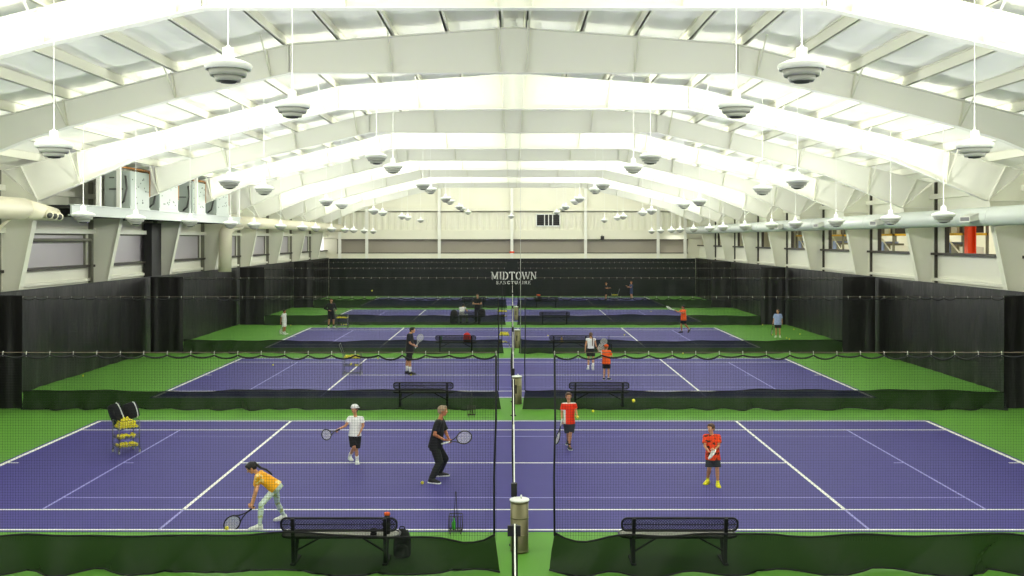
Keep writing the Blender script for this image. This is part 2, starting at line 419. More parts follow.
# neighbouring workshop seen through the right hand openings
def steel_col(x, y, m, lab):
    b = MB(); b.box(x-.18, x-.15, y-.15, y+.15, 0, 8.4); b.box(x+.15, x+.18, y-.15, y+.15, 0, 8.4); b.box(x-.15, x+.15, y-.015, y+.015, 0, 8.4)
    tag(b.build('steel_column', m), lab, 'column')
steel_col(19.1, 42.6, 'orange_paint', 'orange steel column seen through the nearest right wall opening')
b = MB(); b.box(18.2, 25, 44, 44.12, 5.85, 6.05); tag(b.build('overhead_beam', 'orange_paint'), 'orange overhead beam seen through the nearest right opening', 'beam')
def rack(y, lab, mm='trim_grey', h=6.2):
    t = thing('storage_rack', lab, 'rack', (19.6, y, 0))
    for dy in (0, 2.4):
        for dx in (0, 1.0): MB().box(dx-.05, dx+.05, dy-.05, dy+.05, 0, h).build('upright', mm, t)
    z = 1.2
    while z < h:
        MB().box(-.05, 1.05, -.05, 2.45, z, z+.1).build('shelf', 'yellow_paint' if mm == 'trim_grey' else mm, t); z += 1.05
    b = MB()
    for zz in (1, 3, 5): b.bar((-.0, 0, zz-.6), (0, 2.4, zz+.6), .05, .05)
    b.build('cross_brace', 'lamp_white', t)
    k = 0; z = 4.35
    for zz in (4.5, 5.55):
        for dy in (.1, .95, 1.7):
            hh = .4 + .25*((k*37) % 5)/5
            o = MB().box(.1, .9, dy, dy+.6, zz-.04, zz+hh).build('storage_box', ['lamp_white', 'trim_grey', 'cloth_blue', 'trim_dark'][k % 4], None)
            o.location = (19.6, y, 0)
            tag(o, '%s box on the rack beyond the right wall' % ['white', 'grey', 'pale blue', 'dark'][k % 4], 'box', 'boxes on the racks beyond the right wall'); k += 1
rack(44.3, 'white and grey storage rack beside the orange column beyond right wall')
rack(52.5, 'storage rack with cross braces beyond the second right opening')
rack(60.5, 'storage rack beyond the third opening in the right wall')
rack(68.0, 'storage rack beyond the fourth opening in the right wall')
# ------------------------------------------------------------------ pendant lamps
LAMP_W = 62.0; BULB_W = 84.0
def area_light(loc, size, power, up=True, spread=PI, color=(.985, 1, .955)):
    l = bpy.data.lights.new('lamp_light', 'AREA'); l.shape = 'DISK'; l.size = size; l.energy = power; l.color = color; l.spread = spread
    o = bpy.data.objects.new('lamp_light', l); COL.objects.link(o); o.location = loc
    if up: o.rotation_euler = (PI, 0, 0)
    bulb((loc[0], loc[1], loc[2]+.12), BULB_W*power/LAMP_W) if size == .30 else None
    return o
def make_lamp():
    t = thing('pendant_lamp', 'x', 'pendant lamp', (0, 0, 0))
    b = MB(); b.lathe([(.02, .30), (.075, .30), (.08, .17), (.10, .155), (.10, .14), (.02, .14)], 20); b.build('lamp_housing', 'lamp_white', t)
    b = MB(); b.lathe([(.05, .16), (.13, .145), (.24, .11), (.315, .075), (.325, .05), (.305, -.01), (.295, -.012), (.31, .05), (.22, .095), (.05, .12)], 32); b.build('lamp_shade', 'lamp_white', t)
    for k, (r0, z0, r1, z1) in enumerate(((.268, -.01, .24, -.095), (.195, -.09, .165, -.165))):
        b = MB(); b.lathe([(r0, z0), (r1, z1), (r1-.02, z1), (r0-.02, z0)], 32); b.build('louvre_ring', 'lamp_grey', t)
    b = MB(); b.lathe([(.02, .06), (.245, .055), (.25, .04), (.02, .02)], 28); b.lathe([(.02, -.06), (.18, -.078), (.18, -.088), (.02, -.093)], 28); b.lathe([(.02, -.155), (.12, -.158), (.10, -.185), (.02, -.195)], 28)
    b.build('lamp_core', 'lamp_dark', t)
    return t
proto = make_lamp(); pk = kidmap(proto); first = [True]
RODS = {}
def lamp(x, y, z, label, power=1.0):
    global proto
    o = proto if first[0] else copy_tree(proto, pk)
    first[0] = False
    o.location = (x, y, z); o['label'] = label; o['group'] = 'pendant lamps under the roof'
    h = zroof(x) - .2 - (z + .3); key = round(h, 2)
    if key not in RODS:
        b = MB(); b.tube([(0, 0, .295), (0, 0, .3+h)], .008, 6); b.tube([(0, 0, .3), (0, 0, .325)], .03, 10)
        RODS[key] = b.build('suspension_rod', 'lamp_white', o)
    else:
        r = RODS[key].copy(); COL.objects.link(r); r.parent = o
    area_light((x, y, z+.33), .30, LAMP_W*power)
def bulb(loc, power):
    l = bpy.data.lights.new('lamp_bulb', 'POINT'); l.shadow_soft_size = .1; l.energy = power; l.color = (.985, 1, .955)
    o = bpy.data.objects.new('lamp_bulb', l); COL.objects.link(o); o.location = loc
PAIRS = [16.1 + P*k for k in range(-1, 6)]
def rows():
    for s, side in ((-1, 'left'), (1, 'right')):
        ks = [0, 0, 0]
        for p in PAIRS:
            for d in (-2.05, 2.05):
                y = p + d
                if y > 94 or y < 1: continue
                for ri, (x, z, nm) in enumerate(((3.95, 7.58, 'inner'), (8.19, 6.87, 'middle'), (12.4, 5.89, 'outer'))):
                    px = 512 + x*F/y; py = HY - (z-CH)*F/y
                    if px > 1040 or py < -15:
                        area_light((s*x, y, z+.33), .30, LAMP_W)      # lamps beyond the frame still light the hall
                        continue
                    lamp(s*x, y, z, 'white louvred pendant lamp, %s from the camera in the %s row left of the middle' % (ORD[ks[ri]], nm) if s < 0 else
                         'white louvred pendant lamp, %s from the camera in the %s row right of the middle' % (ORD[ks[ri]], nm)); ks[ri] += 1
        j = 0
        for k in range(5):
            y = 23.8 + P*k
            if 512 + 12.4*F/y > 1040: continue
            lamp(s*12.4, y, 5.89, 'white pendant lamp alone between two pairs of the outer %s row, %s from the camera' % (side, ORD[j])); j += 1
rows()
lamp(-.12, 91.5, 7.25, 'white pendant lamp hanging alone in the middle by the back wall')
# workshop lamps beyond the right wall, side room lamps
for y in (38, 46, 54, 62, 70): area_light((22.5, y, 8.2), 1.2, 160, up=False)

# ------------------------------------------------------------------ ducts and plant platform
def duct(name, pts, r, m, lab):
    t = thing(name, lab, 'air duct', (0, 0, 0))
    b = MB(); b.tube(pts, r, 24); b.build('duct_tube', m, t)
    (x, y0, z), (_, y1, _) = pts[0], pts[-1]
    k = y0 + 1.9
    while k < y1 and abs(pts[-1][0]-x) < .1:
        MB().tube([(x, k-.02, z), (x, k+.02, z)], r+.015, 24).build('seam_ring', m, t); k += 3.84
    return t
t = duct('round_duct', [(15.55, 8, 5.98), (15.55, 90, 5.98)], .31, 'duct_white', 'long round white air duct along the right wall columns')
for i, y in enumerate((33.4, 42.0, 50, 57.5, 65)):
    b = MB(); b.prism([(15.28, 5.86), (14.95, 5.80), (14.95, 5.98), (15.28, 6.1)], 'y', y, y+.75)
    o = b.build('duct_nozzle', 'lamp_grey', t)
    q = MB(); q.prism([(14.96, 5.83), (14.945, 5.83), (14.945, 5.96), (14.96, 5.96)], 'y', y+.05, y+.7); q.build('nozzle_grille', 'lamp_dark', o)
t = duct('round_duct', [(-15.55, 8, 6.2), (-15.55, 32.3, 6.2)], .34, 'duct_cream', 'cream round duct ending in a three-way nozzle at far left')
b = MB(); b.tube([(-15.55, 32.3, 6.2), (-15.5, 33.1, 6.14), (-15.42, 34.3, 6.06)], [.34, .3, .22], 20); o = b.build('nozzle_body', 'duct_cream', t)
for j in range(3):
    p0 = V((-15.25, 33.35+.36*j, 6.08-.02*j)); dd = V((.72, -.62, -.32)).normalized()
    q = MB(); q.tube([p0, p0+dd*.22], .13, 16); n_ = q.build('nozzle_outlet', 'duct_cream', o)
    q = MB(); q.tube([p0+dd*.215, p0+dd*.228], .095, 16); q.build('outlet_mouth', 'lamp_dark', t)
b = MB(); b.tube([(-16.6, 32.0, 5.2), (-15.7, 32.0, 5.95)], .05, 8); b.build('support_bracket', 'duct_cream', t)
t = duct('round_duct', [(-15.55, 56.6, 6.2), (-15.55, 92, 6.2)], .34, 'duct_cream', 'cream round duct along left wall beyond the plant platform')
b = MB(); b.tube([(-15.6, 58.2, 6.1), (-15.9, 57.4, 6.0), (-16.1, 57.2, 5.6), (-16.15, 57.2, 3.4)], .36, 20); b.build('duct_elbow', 'duct_cream', t)

t = thing('plant_platform', 'white steel platform carrying air units high on the left wall', 'platform', (0, 0, 0))
b = MB(); b.box(-15.03, -14.97, 34.6, 56.0, 6.06, 6.40); b.box(-15.1, -14.88, 34.6, 56.0, 6.39, 6.43); b.box(-15.1, -14.88, 34.6, 56.0, 6.04, 6.08); b.build('edge_beam', 'unit_white', t)
b = MB(); b.box(-17.4, -15.03, 34.6, 56.0, 6.3, 6.4); b.build('deck', 'black', t)
for k in range(9): MB().box(-17.4, -15.1, 35.5+k*2.5, 35.6+k*2.5, 6.06, 6.3).build('deck_joist', 'black', t)
for y in (37.0, 38.9, 48.4, 55.9):
    b = MB(); b.box(-15.1, -14.96, y-.08, y+.08, 6.4, zroof(15.1)-.3); b.build('hanger_post', 'steel_white', t)
for i, (y0, y1) in enumerate(((40.2, 42.35), (43.5, 46.0), (48.0, 50.1), (51.9, 54.2))):
    u = thing('air_handling_unit', 'white boxy air unit on the left platform, %s from the camera' % ORD[i], 'air unit', (-15.6, (y0+y1)/2, 6.43), 0, 'air units on the plant platform')
    h = (y1-y0)/2
    b = MB(); b.box(-.5, .5, -h, h, .06, 1.5); b.box(-.53, .53, -h-.03, h+.03, 0, .08); b.build('casing', 'unit_white', u)
    b = MB(); b.box(.5, .52, -h+.06, h-.06, .12, 1.44); p = b.build('access_panel', 'unit_white', u)
    b = MB(); random.seed(i+3)
    for _ in range(16):
        yy, zz = random.uniform(-h+.2, h-.2), random.uniform(.2, 1.35); b.box(.52, .53, yy-.03, yy+.03, zz-.025, zz+.025)
    b.build('vent_holes', 'lamp_dark', p)
    b = MB(); b.box(-.3, .25, -h-.05, -h-.03, .75, .8); b.box(-.3, -.1, -h-.05, -h-.03, 1.2, 1.25); b.tube([(.35, -h-.06, 1.3), (.42, -h-.1, .8), (.3, -h-.08, .3), (.1, -h-.05, .15)], .04, 6); b.build('service_cable', 'lamp_dark', u)
    b = MB(); b.tube([(-.3, -h-.9, 1.62), (.35, -h-.9, 1.62), (.42, h-.1, 1.62), (.42, h+.18, 1.6), (.42, h+.22, 1.45), (.42, h+.22, .6), (.3, h+.1, .4)], .05, 8); b.build('copper_pipe', 'copper', u)
b = MB(); b.box(15.2, 15.5, END-.36, END-.24, 5.75, 5.95); wl_ = tag(b.build('wall_lamp', 'lamp_white'), 'small wall lamp on the back wall girt near the right corner', 'wall lamp')
area_light((15.35, END-.45, 5.6), .2, 14, up=False)
# dangling sign-like utility boxes on the wall right side: camera box
b = MB(); b.box(8.3, 8.62, END-.8, END-.5, 5.2, 5.5); b.bar((8.46, END-.5, 5.4), (8.46, END-.2, 5.6), .05, .05)
tag(b.build('security_camera', 'black'), 'small black camera box under the back wall girt at right', 'camera')

# ------------------------------------------------------------------ curtains
def curtain(name, a, b_, h, m, lab, amp=.05, wl=1.1, thick=None, seed=0, dens=5):
    """hanging vinyl curtain from a to b (plan points), folds across its own plane"""
    rnd = random.Random(seed); a = V((*a, 0)); b_ = V((*b_, 0)); L = (b_-a).length; d = (b_-a)/L; nrm = V((-d.y, d.x, 0))
    ph = [(rnd.uniform(.25, 1.6)*2*PI/wl, rnd.uniform(0, 6.3), rnd.uniform(.3, 1)) for _ in range(7)]
    n = max(8, int(L*dens))
    def fn(u, v_):
        s = u*L; z = h*(1-v_) + .012
        w = sum(A*math.sin(k*s + p + .5*math.sin(s*.7)*v_) for k, p, A in ph)/3.2
        w *= amp*(.35 + .8*v_) ; w += amp*.8*math.sin(s*2*PI/5.1 + v_*2.2)*math.exp(-((v_-.75)/.3)**2)
        p_ = a + d*s + nrm*w
        return (p_.x, p_.y, z + (0 if v_ < 1 else .02*math.sin(s*3)*.3))
    mb = MB(); mb.sheet(fn, n, 14)
    t = thing(name, lab, 'curtain', (0, 0, 0))
    mb.build('curtain_cloth', m, t)
    c = MB(); c.bar(a + V((0, 0, h+.02)), b_ + V((0, 0, h+.02)), .03, .05); c.build('top_rail', 'black', t)
    return t
curtain('wall_curtain', (-16.75, 2), (-16.75, 93), 3.46, 'black_vinyl', 'long black vinyl curtain hanging along the left side wall', .045, 1.6, seed=1)
curtain('wall_curtain', (16.7, 2), (16.7, 93), 3.46, 'black_vinyl', 'long black vinyl curtain hanging along the right side wall', .045, 1.6, seed=2)
bc = curtain('wall_curtain', (-16.75, 93.1), (16.7, 93.1), 3.4, 'back_vinyl', 'wide dark backdrop curtain with white lettering at the far end', .06, 1.6, seed=3)
# lettering: strokes of each capital in a unit box, thick stems and slab serifs
GL = {
 'M': [[(.12, 0), (.12, 1)], [(.12, 1), (.5, .1)], [(.5, .1), (.88, 1)], [(.88, 1), (.88, 0)]],
 'I': [[(.5, 0), (.5, 1)]],
 'D': [[(.15, 0), (.15, 1)], [(.15, 1), (.5, 1), (.8, .82), (.9, .5), (.8, .18), (.5, 0), (.15, 0)]],
 'T': [[(.5, 0), (.5, 1)], [(.05, 1), (.95, 1)], [(.05, 1), (.05, .82)], [(.95, 1), (.95, .82)]],
 'O': [[(.5 + .42*math.cos(2*PI*k/16), .5 + .5*math.sin(2*PI*k/16)) for k in range(17)]],
 'W': [[(.02, 1), (.27, 0)], [(.27, 0), (.5, .9)], [(.5, .9), (.73, 0)], [(.73, 0), (.98, 1)]],
 'N': [[(.12, 0), (.12, 1)], [(.12, 1), (.88, 0)], [(.88, 0), (.88, 1)]],
 'S': [[(.85, .8), (.7, .97), (.4, 1), (.18, .85), (.2, .62), (.5, .5), (.8, .38), (.84, .15), (.62, 0), (.3, .02), (.12, .2)]],
 'A': [[(.08, 0), (.5, 1)], [(.5, 1), (.92, 0)], [(.25, .36), (.75, .36)]],
 'C': [[(.88, .8), (.7, .97), (.45, 1), (.2, .8), (.1, .5), (.2, .2), (.45, 0), (.7, .03), (.9, .22)]],
 'U': [[(.12, 1), (.12, .3), (.3, .02), (.7, .02), (.88, .3), (.88, 1)]],
 'R': [[(.15, 0), (.15, 1)], [(.15, 1), (.6, 1), (.82, .85), (.8, .62), (.6, .5), (.15, .5)], [(.5, .5), (.9, 0)]],
 'E': [[(.15, 0), (.15, 1)], [(.15, 1), (.85, 1)], [(.15, .52), (.7, .52)], [(.15, 0), (.88, 0)]],
}
SERIF = {'M': [(.12, 0), (.88, 0), (.08, 1), (.92, 1)], 'I': [(.5, 0), (.5, 1)], 'D': [(.12, 0), (.12, 1)], 'T': [(.5, 0)], 'W': [(.02, 1), (.98, 1), (.5, .95)],
         'N': [(.12, 0), (.1, 1), (.88, 1)], 'A': [(.08, 0), (.92, 0)], 'U': [(.12, 1), (.88, 1)], 'R': [(.15, 0), (.92, 0)], 'O': [], 'S': [], 'C': [], 'E': []}
def word(txt, x0, x1, z, h, y, name, parent, th, gap=.18):
    wid = {'I': .45, 'M': 1.2, 'W': 1.3}; tot = sum(wid.get(c, .95) for c in txt) + gap*(len(txt)-1); sx = (x1-x0)/tot; x = x0
    grp = None
    for c in txt:
        w = wid.get(c, .95)*sx; b = MB()
        def Q(p): return V((x + p[0]*w, y, z + p[1]*h))
        for st in GL[c]:
            for p, q in zip(st[:-1], st[1:]):
                P_, Q_ = Q(p), Q(q); dd = abs((Q_-P_).normalized().z)
                thin = (c in 'M' and st[0] == (.12, 0)) or (c == 'N' and st[0] != (.12, 1)) or (c == 'A' and st[0] == (.08, 0)) or (c == 'W' and st[0][1] < .95)
                b.bar(P_, Q_, .012, th*(.55 if thin or dd < .3 else 1), up=None) if False else b.bar(P_, Q_, th*(.6 if thin or dd < .3 else 1.1), .02, up=(0, 1, 0))
        for p in SERIF[c]:
            q = Q(p); b.box(q.x-.13*sx*1.3, q.x+.13*sx*1.3, y-.012, y+.008, q.z-th*.3, q.z+th*.3)
        b.build('letter', 'letter_white', parent)
        x += w + gap*sx
yL = 92.92
word('MIDTOWN', gx(491.3, yL), gx(536.2, yL), gz(279.3, yL), .66, yL, 'w', bc, .095)
word('SANCTUAIRE', gx(496, yL), gx(531, yL), gz(284.0, yL), .26, yL, 'w', bc, .05, .35)

# ------------------------------------------------------------------ divider nets across the hall
DIV = [16.06 + P*k for k in range(5)]
NT = 3.405
ORDN = ['nearest', 'second', 'third', 'fourth', 'farthest']
def net_side(k, y, s):
    xin = [(-.29, .63), (-.46, .36), (-.5, .35), (-.5, .35), (-.5, .4)][k][0 if s < 0 else 1]
    xout = s*15.1 if k else s*16.55
    lo, hi = min(xin, xout), max(xin, xout); L = hi-lo; rnd = random.Random(k*2+s)
    side = 'left' if s < 0 else 'right'
    t = thing('divider_net', '%s black court divider net with hanging skirt, %s of the middle gap' % (ORDN[k], side), 'divider net', (0, y, 0))
    # netting: 5 cm mesh of real strands
    r = .0016 if k < 2 else .0018
    b = MB(); st = .042 if k < 3 else .084; rr = r if k < 3 else r*1.7
    sk = .575
    def strand(p, q): b.tube([p, q], rr, 3, smooth=False)
    nn = int(L/st)
    ph = rnd.uniform(0, 6)
    for i in range(nn+1):
        x = lo + L*i/nn; strand((x, .01*math.sin(x*2+ph), sk-.08), (x, 0, NT - .01))
    nz = int((NT-sk)/st)
    for j in range(nz):
        z = sk + (NT-sk)*j/nz
        pts = [(lo + L*i/8, .01*math.sin((lo+L*i/8)*2+ph), z) for i in range(9)]
        for p, q in zip(pts[:-1], pts[1:]): b.tube([p, q], rr, 3, smooth=False)
    b.build('netting', 'net_black', t)
    b = MB(); b.tube([(lo-.02, 0, NT+.055), (hi+.02, 0, NT+.055)], .006, 6); b.build('cable', 'cable', t)
    # scalloped hem rope hung from the hooks
    nh = int(round(L/.372)); pts = []
    for i in range(nh):
        x0, x1 = lo + L*i/nh, lo + L*(i+1)/nh; sg = .055*rnd.uniform(.5, 1.3) if abs((x0+x1)/2) < 10 else .05*rnd.uniform(.1, 1.3)
        for j in range(6):
            u = j/6; pts.append((x0+(x1-x0)*u, -.012, NT+.01 - sg*4*u*(1-u)))
    pts.append((hi, -.012, NT+.01))
    b = MB(); b.tube(pts, .014, 5); b.build('hem_rope', 'rope_black', t)
    hk = None
    for i in range(nh+1):
        x = lo + L*i/nh
        if hk is None:
            b = MB(); b.tube([(0, 0, .075), (0, -.012, .06), (0, -.016, .02), (0, -.012, -.01)], .0055, 5); hk = b.build('hook', 'hook_white', t, (x, 0, NT)); 
        else:
            c = hk.copy(); COL.objects.link(c); c.location = (x, 0, NT)
    # edge band beside the gap
    b = MB(); e0 = (xin, 0, NT+.03)
    lean = (-.03 if s < 0 else 0) if k == 0 else 0
    b.tube([(xin - (.0), 0, NT+.04), (xin+lean*.4+.01, 0, 2.4), (xin+lean*.8-.008, 0, 1.5), (xin+lean, 0, sk)], .018, 6); b.build('edge_band', 'rope_black', t)
    if k == 0 and s < 0: xin = -.31; hi = xin; L = hi-lo
    # skirt: denser cloth, ripples and sagging top edge
    ph = [(rnd.uniform(1.2, 7), rnd.uniform(0, 6.3), rnd.uniform(.3, 1)) for _ in range(7)]
    def top(x):
        e = abs(x-xin)
        return sk + .022*math.sin(x*1.3+ph[0][1]) + .026*math.sin(x*.55+ph[1][1]) + .013*math.sin(x*3.1+ph[2][1]) + (.07*math.exp(-(e/.12)**2) - .075*math.exp(-((e-.45)/.3)**2) if k == 0 else 0)
    flare = .08
    def fn(u, v_):
        x = lo + L*u; edge = min(abs(x-xin)/.35, 1)
        w = sum(A*math.sin(k_*x+p+1.6*v_*math.sin(x*.9)) for k_, p, A in ph)*.06*(.35+v_)
        w += .045*math.sin(x*1.1+2*v_)*v_ + .05*math.exp(-((((x*.62+v_*.35*math.sin(x*2.3+ph[5][1])) % 1)-.5)/.07)**2)*(.3+v_)*(.5+.5*math.sin(x*.8+ph[4][1]))
        for q in range(3):
            pv = (x*(.9+.37*q) + v_*(.55-.5*q) + ph[q][1]) % 1.0
            w += (.10, .06, .07)[q]*max(0, 1-abs(pv-.5)/.09)**1.5*(.25+v_)*(.5+.5*math.sin(x*(.6+.5*q)+ph[q+3][1]))
        if s*(x-xin) < .35: x += -s*flare*v_*(1-edge)
        z = top(x)*(1-v_) + v_*(.012 + .02*max(0, math.sin(x*1.9+ph[3][1]))*(1 if k == 0 else .4))
        tpin = .02*math.exp(-((x-xin)/.12)**2)
        return (x, -.03 - .10*v_*v_ + w, z + tpin*(1-v_))
    b = MB(); b.sheet(fn, int(L*16), 14); o = b.build('skirt', 'skirt_net', t)
    for nm, vv, rr2 in (('top_hem', 0, .016), ('bottom_hem', 1, .015)):
        b = MB(); b.tube([fn(i/int(L*6), vv) if vv == 0 else tuple(V(fn(i/int(L*6), vv))+V((0, 0, .008))) for i in range(int(L*6)+1)], rr2, 5); b.build(nm, 'rope_black', o)
for k, y in enumerate(DIV):
    for s in (-1, 1):
        net_side(k, y, s)
        if k:
            side = 'left' if s < 0 else 'right'
            curtain('return_curtain', (s*15.12, y), (s*16.62, y), 3.46, 'black_vinyl', 'short black vinyl return curtain at the %s wall end of the %s divider net' % (side, ORDN[k]), .04, .6, seed=k*3+s, dens=10)
# pale ropes that hang from the roof beside the middle gap
for x, y, lab in ((.35, 46.6, 'thin pale rope hanging from the roof to the floor right of the middle gap'),):
    b = MB(); b.tube([(x, y, .02), (x, y, zroof(x)-.25)], .011, 5); tag(b.build('hanging_rope', 'hook_white'), lab, 'rope')

# ------------------------------------------------------------------ tennis nets seen end on
def tennis_net(k, yc):
    t = thing('tennis_net', ['tennis net of the court below the camera, only its far post in view', 'tennis net of the nearest full court, seen end on', 'tennis net of the second full court, seen end on',
              'tennis net of the third court, seen end on', 'tennis net of the fourth court, seen end on', 'tennis net of the farthest court, seen end on'][k], 'tennis net', (0, yc, 0))
    h = 6.4
    def zt(v): return .914 + (1.07-.914)*abs(v)/h
    def bul(v, f): return -(.05 + (.05 if k == 2 else 0))*math.sin(PI*f)*(1 - (v/h)**2)
    b = MB(); n = 280
    for i in range(n+1):
        v_ = -h + 2*h*i/n; b.tube([(bul(v_, j/4), v_, .03 + (zt(v_)-.07)*j/4) for j in range(5)], .0022, 3, smooth=False)
    for j in range(20):
        f = j/20; b.tube([(bul(v_, f), v_, .03 + (zt(v_)-.07)*f) for v_ in [-h + 2*h*i/16 for i in range(17)]], .0022, 3, smooth=False)
    b.build('net_mesh', 'net_black', t)
    b = MB()
    for s in (-1, 1):
        b.bar((0, 0, zt(0)-.02), (0, s*h, zt(h)-.02), .02, .07)
    b.build('white_headband', 'line_white', t)
    b = MB(); b.box(-.02, .02, -.025, .025, .01, .9); b.build('centre_strap', 'line_white', t)
    for s in (-1, 1):
        b = MB(); b.lathe([(.045, 0), (.045, 1.02), (.05, 1.02), (.05, 1.07), (.02, 1.08)], 14, (0, s*h, 0)); b.lathe([(.09, 0), (.09, .02), (.05, .03)], 14, (0, s*h, 0)); p = b.build('net_post', 'black', t)
        b = MB(); b.box(-.012, .012, s*h-.06, s*h-.045, .05, .96); b.build('post_strip', 'hook_white', p)
        wb = .085 if k == 0 else .035; b = MB(); b.box(-wb-.02, wb, s*h-.1, s*h-.05, .93 if k == 0 else .86, 1.08); b.build('winder_box', 'black', p)
for k, y in enumerate(COURTS): tennis_net(k, y)

def bin_(x, y, lab, k):
    t = thing('litter_bin', lab, 'litter bin', (x, y, 0), 0, 'steel bins at the net posts')
    b = MB(); b.lathe([(.15, .0), (.152, .03), (.15, .86), (.14, .86), (.02, .84)], 28); bd = b.build('bin_body', 'stainless', t)
    for z in (.03, .3, .58, .84):
        b = MB(); b.lathe([(.15, z-.012), (.156, z-.01), (.156, z+.01), (.15, z+.012), (.12, z+.012), (.12, z-.012)], 28); b.build('band', 'stainless', bd)
    b = MB(); b.lathe([(.16, .86), (.165, .862), (.163, .882), (.08, .888), (.01, .89)], 28); l = b.build('lid', 'lamp_white', t)
    b = MB(); b.tube([(0.03, 0, .88), (.03, 0, .95)], .014, 8); b.build('lid_knob', 'lamp_white', l)
    if k: 
        b = MB(); b.box(-.06, -.01, -.17, -.15, .35, .62); b.build('cup_slot', 'black', bd)
bin_(.085, 17.12, 'steel cylinder bin with white lid in the gap of the nearest net', 0)
bin_(.12, 32.45, 'steel cylinder bin with white lid beside the second divider gap', 1)
bin_(.22, 49.0, 'steel bin in the gap of the third divider, behind second court', 1)
bin_(.24, 65.6, 'small far steel bin in the gap of the fourth divider', 1)

# ------------------------------------------------------------------ benches
def stadium(L, h, n=10):
    r = h/2*.8; pts = []
    for cx, cz, a0 in ((L/2-r, h/2-r, 0), (-L/2+r, h/2-r, 90), (-L/2+r, -h/2+r, 180), (L/2-r, -h/2+r, 270)):
        for i in range(n): a = math.radians(a0 + 90*i/(n-1)); pts.append((cx + r*math.cos(a), cz + r*math.sin(a)))
    return pts
def inside(x, z, L, h):
    r = h/2*.8; dx = max(abs(x)-(L/2-r), 0); dz = max(abs(z)-(h/2-r), 0)
    return dx*dx+dz*dz <= r*r
def mesh_panel(L, h, place, cell=.055, w=.007):
    """expanded metal: diagonal strands clipped to the rounded outline; place maps (u, v) to a point"""
    b = MB()
    for sg in (1, -1):
        c = -L-h
        while c < L+h:
            ins = []
            for i in range(241):
                v_ = -h/2 + h*i/240; u = c + sg*v_*1.0
                if inside(u, v_, L-.01, h-.01): ins.append((u, v_))
            if len(ins) > 3: b.tube([place(*ins[0]), place(*ins[-1])], w, 4, smooth=False)
            c += cell
    return b
def make_bench():
    t = thing('park_bench', 'x', 'bench')
    L = 1.86
    pb = lambda u, v_: (u, -.22 + (v_)*-.12, .655 + v_)
    b = MB(); b.tube([pb(*p) for p in stadium(L, .21)], .017, 8, closed=True); r = b.build('backrest', 'bench_black', t)
    mesh_panel(L, .21, pb, .045, .0055).build('backrest_mesh', 'bench_black', r)
    b = MB(); b.tube([(-L/2+.02, -.22, .655), (L/2-.02, -.22, .655)], .009, 6); b.build('backrest_rib', 'bench_black', r)
    ps = lambda u, v_: (u, .04 + v_, .43)
    b = MB(); b.tube([ps(*p) for p in stadium(L+.04, .42)], .02, 8, closed=True); r = b.build('seat', 'bench_black', t)
    mesh_panel(L, .40, ps, .05, .010).build('seat_mesh', 'seat_grey', r)
    for s in (-1, 1):
        b = MB(); x = s*.74
        b.bar((x, -.17, .0), (x, -.2, .43), .055, .055, up=(0, 1, 0)); b.bar((x, -.2, .43), (x, -.255, .76), .055, .04, up=(0, 1, 0)); b.bar((x, -.2, .41), (x, .22, .41), .05, .04)
        b.bar((x, -.05, .02), (x, .2, .40), .05, .04); b.box(x-.04, x+.04, -.25, .25, 0, .03)
        b.build('leg', 'bench_black', t)
        b = MB(); b.bar((x, -.17, .2), (s*.28, .02, .41), .025, .025); b.build('brace', 'bench_black', t)
    return t
bench0 = make_bench(); bk = kidmap(bench0); nb_ = [0]
def bench(x, y, lab):
    o = bench0 if nb_[0] == 0 else copy_tree(bench0, bk)
    nb_[0] += 1; o.location = (x, y, 0); o['label'] = lab; o['group'] = 'mesh benches along the divider nets'
bench(gx(341, 16.6), 16.62, 'black mesh bench behind the nearest divider net, left of the middle')
bench(gx(677.8, 16.6), 16.62, 'black mesh bench behind the nearest divider net, right of the middle')
bench(gx(424, 32.1), 32.1, 'black mesh bench behind the second divider net, left of the middle')
bench(gx(598.5, 32.1), 32.1, 'black mesh bench behind the second divider net, right of the middle')
bench(gx(456, 47.5), 47.5, 'black mesh bench with bottle and red bag behind the third divider')
bench(gx(569.5, 47.5), 47.5, 'black mesh bench behind the third divider net, right of the middle')
bench(gx(467, 62.8), 62.8, 'black mesh bench with a seated person behind the fourth divider')
bench(gx(554.5, 62.8), 62.8, 'empty black mesh bench behind the fourth divider net, right side')
bench(gx(546, 78.2), 78.2, 'far black bench with a dark bag behind the farthest divider, right')
bench(gx(474, 78.2), 78.2, 'far black bench behind the farthest divider net, left side')

